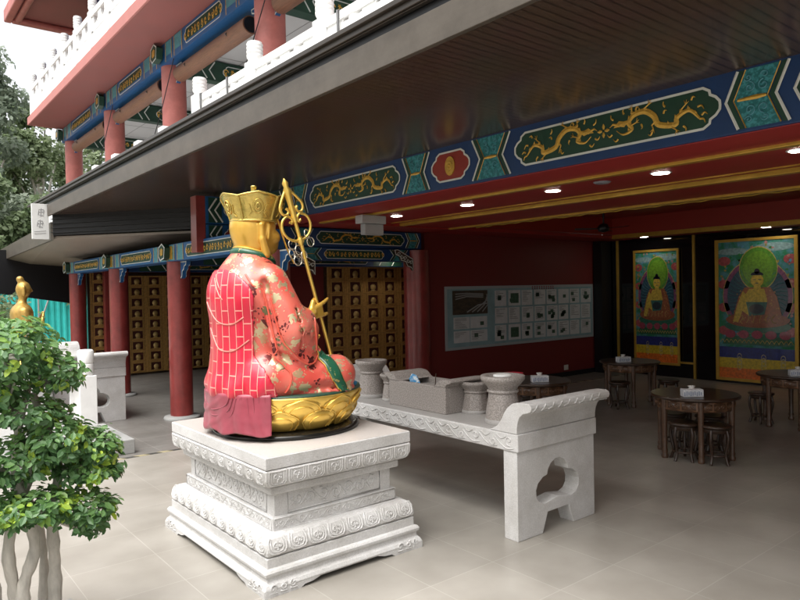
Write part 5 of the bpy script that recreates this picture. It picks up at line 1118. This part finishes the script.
# hands: palm and five separate fingers
STF = lambda z: (2.515+(2.872-2.515)*(2.744-z)/(2.744-1.493), 4.44, z)      # axis of the staff at height z
hc = STF(1.845)
def hand(nm, base, fwd, up_, side, scale, curls, spread=1.0, thumb=1):
    """palm from the wrist (base) along fwd; fingers fan along side; curl towards up_"""
    fwd, up_, side = [np.array(v, float)/np.linalg.norm(v) for v in (fwd, up_, side)]; b = np.array(base, float); s = scale
    lo_ = b-.22; Hd = Field(tuple(lo_), tuple(b+.22), .0042)
    P = lambda f_, u_, w_: b+s*(fwd*f_+up_*u_+side*w_)
    Hd.cap(P(-.055, 0, 0), P(0.005, 0, 0), s*.034, s*.030, .01)
    for w_ in (-.026, -.009, .009, .026): Hd.cap(P(.005, 0, w_*.8), P(.078, 0, w_), s*.0165, s*.0145, .012)
    Fd = Hd.F.copy()
    for i, w_ in enumerate((.031, .0105, -.0105, -.031)):
        ln = (.036, .041, .038, .030)[i]; c_ = curls[i]; Hd.F = np.full(Hd.F.shape, 9.); ang = 0; p0 = P(.078, 0, w_); wd_ = (w_*.22)*spread
        for j in range(3):
            ang += c_[j]; l = ln*(1, .72, .58)[j]*s; p1 = p0+l*(fwd*math.cos(ang)+up_*math.sin(ang))+side*wd_*s*.5
            Hd.cap(p0, p1, s*(.0115-.0012*j), s*(.0108-.0014*j), .004); p0 = p1
        k = .006; h = np.clip(.5+.5*(Fd-Hd.F)/k, 0, 1); Fd = Fd*(1-h)+Hd.F*h-k*h*(1-h)
    Hd.F = np.full(Hd.F.shape, 9.); t0 = P(.018, .004, .030*thumb); t1 = P(.048, .020, .056*thumb); t2 = P(.074, .038, .060*thumb); t3 = P(.092, .046, .052*thumb)
    Hd.cap(t0, t1, s*.017, s*.014, .006).cap(t1, t2, s*.013, s*.0115, .006).cap(t2, t3, s*.0115, s*.009, .004)
    k = .008; h = np.clip(.5+.5*(Fd-Hd.F)/k, 0, 1); Fd = Fd*(1-h)+Hd.F*h-k*h*(1-h)
    return Hd.mesh(Fd).build(nm, goldskin, st)
wr_ = (SX-.015, SY-.365, SZ+.60)
hand('hand', (wr_[0]+.035, wr_[1]-.012, wr_[2]+.012), (.90, .16, .25), (-.1, .95, .1), (-.25, -.1, .95), 1.35, ((.1, .15, .1), (.75, .9, .6), (.85, .95, .6), (.2, .25, .15)), 1.2, 1)
hand('hand', (SX+.14, SY+.13, SZ+.34), (.75, -.45, .0), (0, 0, 1), (.45, .75, 0), 1.45, ((.25, .3, .2), (.3, .35, .2), (.35, .35, .2), (.4, .4, .2)), 1, 1)
MB().ball((SX+.24, SY+.06, SZ+.40), .045, 10).lathe([(.05, -.01), (.06, 0), (.04, .015)], (SX+.24, SY+.06, SZ+.355), 16).build('jewel', gold, st)
# drape hanging from the throne at the back
dr = MB(); vs = []; na, nzr = 100, 26; a0, a1 = R(128), R(231)
for j in range(nzr+1):
    v = j/nzr
    for i in range(na+1):
        u = i/na; a = a0+(a1-a0)*u; fo = .006*math.sin(u*40+1.6*math.sin(v*3))*(.2+.8*v)*(1.6 if u > .72 else .7)+.009*math.sin(u*PI*3)*v
        # swags: curved ridges hanging between gathered points
        ph = min(1, u/.72); sag = (ph-.5)**2*2.6; fo += .010*max(0, math.sin((v+sag*1.0)*15))**2*math.exp(-((ph-.5)/.36)**2)
        if v < .10: r = .50+.115*math.sin(v/.10*PI/2)
        else: r = .617-.010*(v-.1)+.02*v*v+fo
        z = 1.218+(.016 if v < .1 else .016-(v-.1)/.9*(.285+.012*math.sin(u*22)))
        vs.append((SX+r*math.cos(a), SY+r*math.sin(a), z))
dr.add(vs, [(j*(na+1)+i, j*(na+1)+i+1, (j+1)*(na+1)+i+1, (j+1)*(na+1)+i) for j in range(nzr) for i in range(na)], True)
o = dr.build('drape', cloth_red, st); s_ = o.modifiers.new('solid', 'SOLIDIFY'); s_.thickness = .010
df = MB()
def dpt(u, v): a = a0+(a1-a0)*u; return (SX+(.629-.012*(v-.1))*math.cos(a), SY+(.629-.012*(v-.1))*math.sin(a), 1.218+.016-(v-.1)/.9*.285)
for k in range(4): df.tube(smooth_pts([dpt(.30-.035*k, .16), dpt(.34-.02*k, .36+.13*k), dpt(.50, .50+.14*k), dpt(.66+.02*k, .36+.13*k), dpt(.70+.03*k, .16)], 6), .0065, 6)
for k in range(5): df.tube(smooth_pts([dpt(.80+.04*k, .14), dpt(.805+.042*k, .5), dpt(.79+.045*k, .97)], 5), .006, 6)
for k in range(3): df.tube(smooth_pts([dpt(.05+.07*k, .14), dpt(.06+.07*k, .5), dpt(.04+.075*k, .97)], 5), .006, 6)
df.build('drape_fold', cloth_red, st)

# ------------------------------------------------------------------ ring staff held by the statue
sf = thing('ring_staff', 'slanted golden ring staff held upright in the hand of the statue', 'staff', STF(1.47))
A = np.array(STF(1.46)); B_ = np.array(STF(2.60)); ax = (B_-A)/np.linalg.norm(B_-A); sdv = np.cross(ax, (0, 1, 0)); sdv = -sdv/np.linalg.norm(sdv); sdv = sdv if sdv[0] > 0 else -sdv
MB().tube([A, B_], .0135, 12).build('shaft', gold, sf)
q_ = lambda s, t: B_+ax*t+sdv*s
hd = MB().tube([q_(0, -.10), q_(0, .02)], [.02, .026], 12).tube([q_(0, .0), q_(0, .10), q_(0, .14), q_(0, .17), q_(0, .20), q_(0, .235)], [.02, .026, .034, .018, .024, .003], 12)
hd.tube([q_(0, -.28), q_(0, -.25), q_(0, -.22)], [.016, .028, .016], 12)
hd.build('finial', gold, sf)
def loop(P, r=.0105): return MB().tube([q_(a, b) for a, b in smooth_pts(P, 8)], r, 8)
for sg_ in (-1, 1):
    loop([(0, .16), (.03*sg_, .13), (.075*sg_, .07), (.10*sg_, .02), (.085*sg_, -.025), (.05*sg_, -.03), (.035*sg_, -.005), (.05*sg_, .015)]).build('upper_loop', gold, sf)
    loop([(.015*sg_, -.24), (.05*sg_, -.235), (.10*sg_, -.20), (.125*sg_, -.14), (.11*sg_, -.075), (.06*sg_, -.045), (.025*sg_, -.07), (.03*sg_, -.10), (.05*sg_, -.09)]).build('lower_loop', gold, sf)
silver = mat('pale_gold_ring', (.62, .58, .48), .25, metal=.8)
for i, (a, b, tw) in enumerate(((-.075, -.255, .3), (-.10, -.325, 1.0), (-.035, -.31, .6), (-.065, -.385, .2), (.0, -.36, .9), (.085, -.275, .4), (.07, -.21, 1.1))):
    c_ = q_(a, b); P = [c_+.036*(math.cos(2*PI*k/24)*(sdv*math.cos(tw*.5)+np.array((0, 1, 0))*math.sin(tw*.5))+math.sin(2*PI*k/24)*ax) for k in range(24)]
    MB().tube(P, .0045, 6, True).build('hanging_ring', silver, sf)

# ------------------------------------------------------------------ small golden figure behind the bonsai
g2 = thing('golden_statue', 'small golden figure with topknot standing beyond the potted bonsai', 'statue', (1.82, 11, .9))
G = Field((-.42, -.42, 0), (.5, .42, 1.42), .016)
G.ell((0, 0, .45), (.17, .27, .45), .05).ell((0, 0, .82), (.14, .25, .14), .06).ell((.05, 0, .08), (.32, .38, .12), .06).cap((0, 0, .92), (.02, 0, 1.03), .06, .055, .03).ell((.03, 0, 1.16), (.10, .09, .125), .03).ell((-.01, 0, 1.31), (.05, .05, .05), .03).cap((.12, 0, 1.18), (.14, 0, 1.14), .012, .02, .015)
for s_ in (-1, 1):
    G.cap((0, s_*.22, .84), (.02, s_*.27, .58), .07, .065, .03).cap((.02, s_*.27, .58), (.24, s_*.10, .66), .06, .04, .03).cap((.24, s_*.10, .66), (.28, s_*.04, .82), .035, .02, .02)
    G.cap((.02, s_*.10, 1.20), (.02, s_*.10, 1.08), .02, .025, .012)
m_ = G.mesh(); m_.v = [(v[0]+1.82, v[1]+11, v[2]+.92) for v in m_.v]; m_.build('body', mat('aged_gold', (.50, .31, .08), .36, metal=.6, var=.25, vscale=9), g2).modifiers.new('smooth', 'SMOOTH').iterations = 3
sp2 = thing('stone_plinth', 'white stone plinth of the small golden figure behind the bonsai', 'plinth', (1.82, 11, 0))
MB().sweep([(0, 0), (0, .12), (.06, .16), (.06, .3), (.12, .34), (.12, .6), (.06, .66), (.0, .72), (0, .9)], 1.3, 10.5, 2.15, 11.5).build('block', white_rail, sp2, .01)

# ------------------------------------------------------------------ ground-level balustrade, kerb block, fence at the left
gb = thing('stone_balustrade', 'white stone balustrade with cylindrical post head left of the small altar', 'balustrade', (1.0, 8.95, 0))
for x in (2.17, .72, -.75, -2.2):
    MB().box(x-.10, 8.85, .15, x+.10, 9.05, .98).lathe([(.085, .98), (.092, 1.0), (.092, 1.12), (.08, 1.13), (.092, 1.14), (.095, 1.28), (.08, 1.30), (.02, 1.305)], (x, 8.95, 0), 24).build('baluster_post', white_rail, gb, .006)
for x in (1.48, .02, -1.45):
    MB().box(x-.60, 8.90, .18, x+.60, 9.0, .62).box(x-.60, 8.88, .84, x+.60, 9.02, .95).box(x-.60, 8.91, .62, x-.5, 8.99, .84).box(x-.06, 8.91, .62, x+.06, 8.99, .84).box(x+.5, 8.91, .62, x+.60, 8.99, .84).build('carved_panel', white_rail, gb, .006)
kb = thing('kerb_block', 'low grey stone kerb under the balustrade', 'kerb', (1, 8.8, 0)); MB().box(-3, 8.55, 0, 2.62, 9.9, .18).build('kerb', kerb_m, kb, .01)
fc = thing('sheet_fence', 'turquoise corrugated sheet fence at the far left', 'fence', (3.5, 26.5, 0))
b = MB(); k = 0; x = -6
vs = []; N = 260
for i in range(N+1):
    x = -6+13.0*i/N; yy = 26.5+.03*(1 if (i % 4) in (1, 2) else -1); vs += [(x, yy, 0), (x, yy, 2.25), (x, yy+.006, 2.25), (x, yy+.006, 0)]
b.add(vs, [(4*i+j, 4*(i+1)+j, 4*(i+1)+(j+1) % 4, 4*i+(j+1) % 4) for i in range(N) for j in range(4)]); b.build('sheet', turq, fc)
for x in (-5, -2.4, .2, 2.8, 4.9): MB().tube([(x, 26.4, 0), (x, 26.4, 2.3)], .03, 8).build('fence_post', kerb_m, fc)
MB().tube([(4.9, 26.38, .9), (5.3, 26.38, 2.1)], .03, 8).build('brace', kerb_m, fc)
ss = thing('shade_screen', 'black sloping shade screen hanging under the lower canopy', 'screen', (3, 20, 2))
MB().prism([(-3.2, 2.34), (1.2, 2.34), (5.35, 1.62), (5.35, 3.2), (-3.2, 3.2)], lambda s, q, d: (s, 20+d, q), 0, .08).build('panel', black, ss)

# ------------------------------------------------------------------ vegetation
def attr_leaf_mat(nm, dark, light, rough=.5, transl=.25):
    m = bpy.data.materials.new(nm); m.use_nodes = True; n, L, p = nodes(m)
    at = n.new('ShaderNodeAttribute'); at.attribute_name = 'tone'; rp = n.new('ShaderNodeValToRGB'); E_ = rp.color_ramp.elements; E_[0].color = (*dark, 1); E_[1].color = (*light[-1], 1)
    for i, c in enumerate(light[:-1]):
        e = E_.new((i+1)/len(light)); e.color = (*c, 1)
    L.new(at.outputs['Fac'], rp.inputs[0]); L.new(rp.outputs[0], p.inputs['Base Color']); p.inputs['Roughness'].default_value = rough
    tr = n.new('ShaderNodeBsdfTranslucent'); L.new(rp.outputs[0], tr.inputs[0]); mxs = n.new('ShaderNodeMixShader'); mxs.inputs[0].default_value = transl
    out = n['Material Output']; L.new(p.outputs[0], mxs.inputs[1]); L.new(tr.outputs[0], mxs.inputs[2]); L.new(mxs.outputs[0], out.inputs[0]); return m
def leaf_mesh(nm, pos, nrm, tip, size, tone, m, parent, shape='ovate'):
    """many leaves in one mesh; arrays of centre, normal, direction, size, tone"""
    N = len(pos); nrm = nrm/np.linalg.norm(nrm, axis=1)[:, None]; tip = tip-nrm*(tip*nrm).sum(1)[:, None]; tip /= np.linalg.norm(tip, axis=1)[:, None]+1e-9; sd_ = np.cross(nrm, tip)
    if shape == 'ovate': tpl = [(-.5, 0, 0), (-.22, .24, .05), (.12, .27, .06), (.5, 0, -.02), (.12, -.27, .06), (-.22, -.24, .05), (0, 0, -.03)]; F_ = [(0, 6, 1), (1, 6, 2), (2, 6, 3), (3, 6, 4), (4, 6, 5), (5, 6, 0)]
    else: tpl = [(-.5, .0, 0), (0, .3, .08), (.5, .02, 0), (.05, -.3, -.05)]; F_ = [(0, 1, 2, 3)]
    k = len(tpl); V = np.zeros((N, k, 3))
    for i, (a, b, c) in enumerate(tpl): V[:, i] = pos+size[:, None]*(tip*a+sd_*b+nrm*c)
    off = np.array(LOC.get(parent.name, (0, 0, 0))); V = V.reshape(-1, 3)-off
    faces = (np.arange(N)[:, None, None]*k+np.array(F_)[None]).reshape(-1, len(F_[0]))
    me = bpy.data.meshes.new(nm); me.from_pydata(V.tolist(), [], faces.tolist()); me.materials.append(m)
    a = me.attributes.new('tone', 'FLOAT', 'POINT'); a.data.foreach_set('value', np.repeat(tone, k).astype(np.float32)); me.update()
    o = bpy.data.objects.new(nm, me); C.objects.link(o); o.parent = parent; LOC[o.name] = Vector(off); return o
rs = np.random.RandomState(5)
bark = mat('pale_bark', (.46, .43, .38), .85, var=.3, vscale=14, vstretch=(1, 1, .35), bump=.7, bscale=30)
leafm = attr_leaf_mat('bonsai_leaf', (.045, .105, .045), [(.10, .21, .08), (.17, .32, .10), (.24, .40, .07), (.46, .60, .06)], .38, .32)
bz = thing('bonsai_tree', 'tall cloud pruned bonsai with pale twisting trunks and yellow green shoots in the left foreground', 'tree', (.72, 4.1, 0))
BC = Vector((.72, 4.1, 0))
trunks = [[(.60, 4.1, .12), (.61, 4.1, .35), (.58, 4.08, .62), (.63, 4.1, .85), (.70, 4.1, 1.05), (.62, 4.12, 1.35), (.60, 4.1, 1.65)],
          [(.66, 4.08, .12), (.64, 4.06, .4), (.70, 4.05, .62), (.66, 4.05, .85), (.62, 4.08, 1.1), (.70, 4.1, 1.5)],
          [(.80, 4.12, .12), (.81, 4.12, .45), (.80, 4.1, .75), (.84, 4.12, 1.0), (.80, 4.14, 1.2), (.72, 4.1, 1.45)],
          [(.75, 4.2, .12), (.77, 4.2, .5), (.72, 4.2, .8), (.60, 4.2, 1.0), (.45, 4.2, 1.15)],
          [(.50, 4.05, .12), (.52, 4.05, .4), (.46, 4.05, .7), (.38, 4.1, 1.0), (.35, 4.1, 1.4)]]
tb = MB()
for i, T in enumerate(trunks):
    P = smooth_pts(T, 6); tb.tube(P, [(.037-.02*k/len(P))*(1 if i < 3 else .75)*(1+.10*math.sin(k*1.3+i)+.08*math.sin(k*2.9)) for k in range(len(P))], 10)
tb.build('trunk', bark, bz); bb = MB()
pads = [((.60, 4.05, 1.70), (.26, .30, .17), 1450), ((.83, 4.02, 1.56), (.13, .18, .11), 464), ((.50, 4.1, 1.50), (.24, .26, .12), 754), ((.66, 4.05, 1.36), (.24, .26, .07), 551),
        ((.80, 4.02, 1.205), (.19, .24, .13), 899), ((1.0, 4.0, 1.13), (.15, .18, .10), 580), ((.62, 4.1, 1.09), (.22, .24, .12), 754),
        ((.98, 4.0, 1.00), (.18, .18, .055), 435), ((.72, 3.98, .86), (.20, .20, .085), 681), ((.94, 3.98, .80), (.17, .17, .10), 623), ((.52, 4.05, .84), (.20, .22, .09), 580), ((.98, 4.05, .69), (.10, .12, .07), 217),
        ((.30, 4.2, 1.25), (.25, .3, .16), 725), ((.28, 4.2, .9), (.22, .3, .12), 580)]
for (c, r, nl) in pads:
    d = rs.normal(size=(nl, 3)); d /= np.linalg.norm(d, axis=1)[:, None]; rad = rs.uniform(.45, 1.0, nl)**.45
    lump = 1+.16*np.sin(d[:, 0]*7+c[0]*9)*np.cos(d[:, 1]*6+c[2]*5)+.10*np.sin(d[:, 2]*9)
    pos = np.array(c)+d*np.array(r)*(rad*lump)[:, None]
    # leaves in small rosettes
    pos += rs.normal(size=(nl, 3))*.010
    up_ = d*.8+np.array((0, -.15, .75))+rs.normal(size=(nl, 3))*.45; tipd = d*1.0+rs.normal(size=(nl, 3))*.6
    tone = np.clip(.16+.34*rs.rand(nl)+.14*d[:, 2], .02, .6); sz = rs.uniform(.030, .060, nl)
    # bright new shoots: clusters near the rim
    for q in range(int(nl/45)+1):
        s_ = pos[rs.randint(nl)]; 
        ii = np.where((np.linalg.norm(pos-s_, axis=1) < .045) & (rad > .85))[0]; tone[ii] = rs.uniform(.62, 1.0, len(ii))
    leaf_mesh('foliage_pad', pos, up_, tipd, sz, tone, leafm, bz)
    tr_ = min(trunks, key=lambda T: min((Vector(t)-Vector(c)).length for t in T)); s0 = min(tr_, key=lambda t: (Vector(t)-Vector(c)).length+abs(t[2]-c[2]+.1)*.5)
    for q in range(5):
        e_ = Vector(c)+Vector((rs.uniform(-.6, .6)*r[0], rs.uniform(-.6, .6)*r[1], rs.uniform(-.3, .5)*r[2])); m0 = (Vector(s0)+e_)/2+Vector((rs.uniform(-.03, .03), rs.uniform(-.03, .03), -.02))
        bb.tube(smooth_pts([s0, tuple(m0), tuple(e_)], 5), [.015-.0010*k for k in range(11)], 6)
bb.build('branch', bark, bz)
pot = thing('bonsai_tray', 'low grey stone tray holding the foreground bonsai', 'planter', (.65, 4.1, 0)); MB().sweep([(.04, 0), (0, .13), (-.015, .14), (-.015, .16), (.03, .16), (.035, .13)], .30, 3.88, .93, 4.36).build('tray', kerb_m, pot, .01); MB().box(.34, 3.92, .10, .89, 4.32, .135).build('soil', mat('potting_soil', (.05, .035, .02), .95, bump=1, bscale=60, var=.3), pot)

treem = attr_leaf_mat('tree_leaf', (.065, .10, .05), [(.10, .15, .07), (.15, .21, .10), (.21, .27, .14), (.27, .33, .19)], .5, .45)
treem2 = attr_leaf_mat('tree_leaf_bluish', (.085, .12, .09), [(.13, .175, .125), (.18, .23, .165), (.24, .29, .21), (.30, .35, .26)], .5, .45)
def tree(x, y, h, cw, lb, nleaf, m, seed, zlow=.18):
    r = np.random.RandomState(seed); t = thing('leafy_tree', lb, 'tree', (x, y, 0), 'trees at the left behind the building')
    tp = smooth_pts([(x, y, 0), (x+.2, y, h*.25), (x-.1, y+.1, h*.5), (x+.1, y, h*.8)], 5); MB().tube(tp, [.22*(1-.8*k/len(tp)) for k in range(len(tp))], 8).build('trunk', bark, t)
    lb_ = MB(); cls = []
    ncl = 26
    for q in range(ncl):
        zz = h*(zlow+(1-zlow)*r.rand()**.8); lim = cw*math.sin(PI*min(.97, .22+.75*(zz/h-zlow)/(1-zlow)))**.7; a = r.uniform(0, 2*PI); rr_ = lim*r.uniform(.25, .95); c = np.array((x+rr_*math.cos(a), y+rr_*math.sin(a), zz)); cls.append((c, r.uniform(.5, 1.05)*cw*.36))
        s0 = (x, y, max(h*.15, zz*.6)); lb_.tube(smooth_pts([s0, tuple((np.array(s0)+c)/2+np.array((0, 0, .3))), tuple(c)], 4), [.08-.007*k for k in range(9)], 5)
    lb_.build('limb', bark, t); pos = []; dd = []; tn = []
    for c, rd in cls:
        k = nleaf//ncl; d = r.normal(size=(k, 3)); d /= np.linalg.norm(d, axis=1)[:, None]; ra = r.rand(k)**.4
        sub = 1+.25*np.sin(d[:, 0]*5+c[0]*3)*np.sin(d[:, 2]*6+c[2]); pos.append(c+d*np.array((rd, rd, rd*.78))*(ra*sub)[:, None]); dd.append(d); tn.append(np.clip(.52+.34*(r.rand(k)-.3)+r.uniform(-.18, .22)+.12*d[:, 2], 0, 1))
    pos = np.concatenate(pos); dd = np.concatenate(dd); tn = np.concatenate(tn); n_ = len(pos)
    leaf_mesh('crown', pos, dd*.5+np.array((0, -.2, .6))+r.normal(size=(n_, 3))*.6, dd+r.normal(size=(n_, 3))*.8, r.uniform(.14, .30, n_), tn, m, t, 'quad'); return t
tree(4.0, 31, 11.5, 2.9, 'tall grey green tree at the left edge of the picture', 16000, treem2, 1)
tree(6.6, 34, 10.3, 2.7, 'tree with loose crown left of the farthest upper pillar', 14000, treem, 2)
tree(9.6, 38, 11.0, 2.9, 'tree rising behind the pink balcony corner', 11000, treem, 3)
tree(5.4, 41, 13.8, 3.4, 'highest tree farther back at the left edge', 12000, treem2, 4)
tree(5.7, 28, 5.4, 2.3, 'low bright tree above the lower canopy', 10000, treem, 5, .1)
tree(1.6, 29, 8.2, 2.6, 'tree mostly outside the left edge', 6000, treem2, 6, .1)
tree(3.6, 27.8, 6.4, 1.9, 'young tree just left of the white sign board', 9000, treem, 7, .1)
hd_ = thing('hedge', 'pale green shrub beside the small golden figure', 'shrub', (1.5, 19, 0)); n_ = 6000
pos = np.stack([rs.uniform(0, 3.1, n_), rs.normal(19, .5, n_), 1.9*rs.rand(n_)**.7+.15*np.sin(rs.uniform(0, 9, n_))], 1); leaf_mesh('foliage', pos, rs.normal(size=(n_, 3))+np.array((0, -.3, .8)), rs.normal(size=(n_, 3)), rs.uniform(.08, .15, n_), rs.uniform(.4, 1, n_), treem, hd_, 'quad')
sb = MB()
for k in range(14): x_ = .1+k*.22; sb.tube([(x_, 19, 0), (x_+.1, 19.05, .7), (x_-.05, 19, 1.4)], .02, 5)
sb.build('stem', bark, hd_)

far = []
for k, (x, y, lb) in enumerate(((-12, -9, 'forecourt tree opposite the end of the hall'), (-11, -3, 'forecourt tree opposite the round tables'), (-12.5, 3, 'forecourt tree opposite the altar'), (-11.5, 9, 'forecourt tree opposite the balustrade'), (-12, 15, 'forecourt tree opposite the left wing'), (-6, -14, 'forecourt tree behind the camera'), (0, -15, 'forecourt tree behind the camera near the hall'))):
    src = bpy.data.objects['leafy_tree.00%d' % (1+k % 3)]; o = copy_tree(src); bx_ = src.location
    o.location = (x, y, 0); o.rotation_euler.z = k*1.3; o['label'] = lb; o['group'] = 'trees across the forecourt'
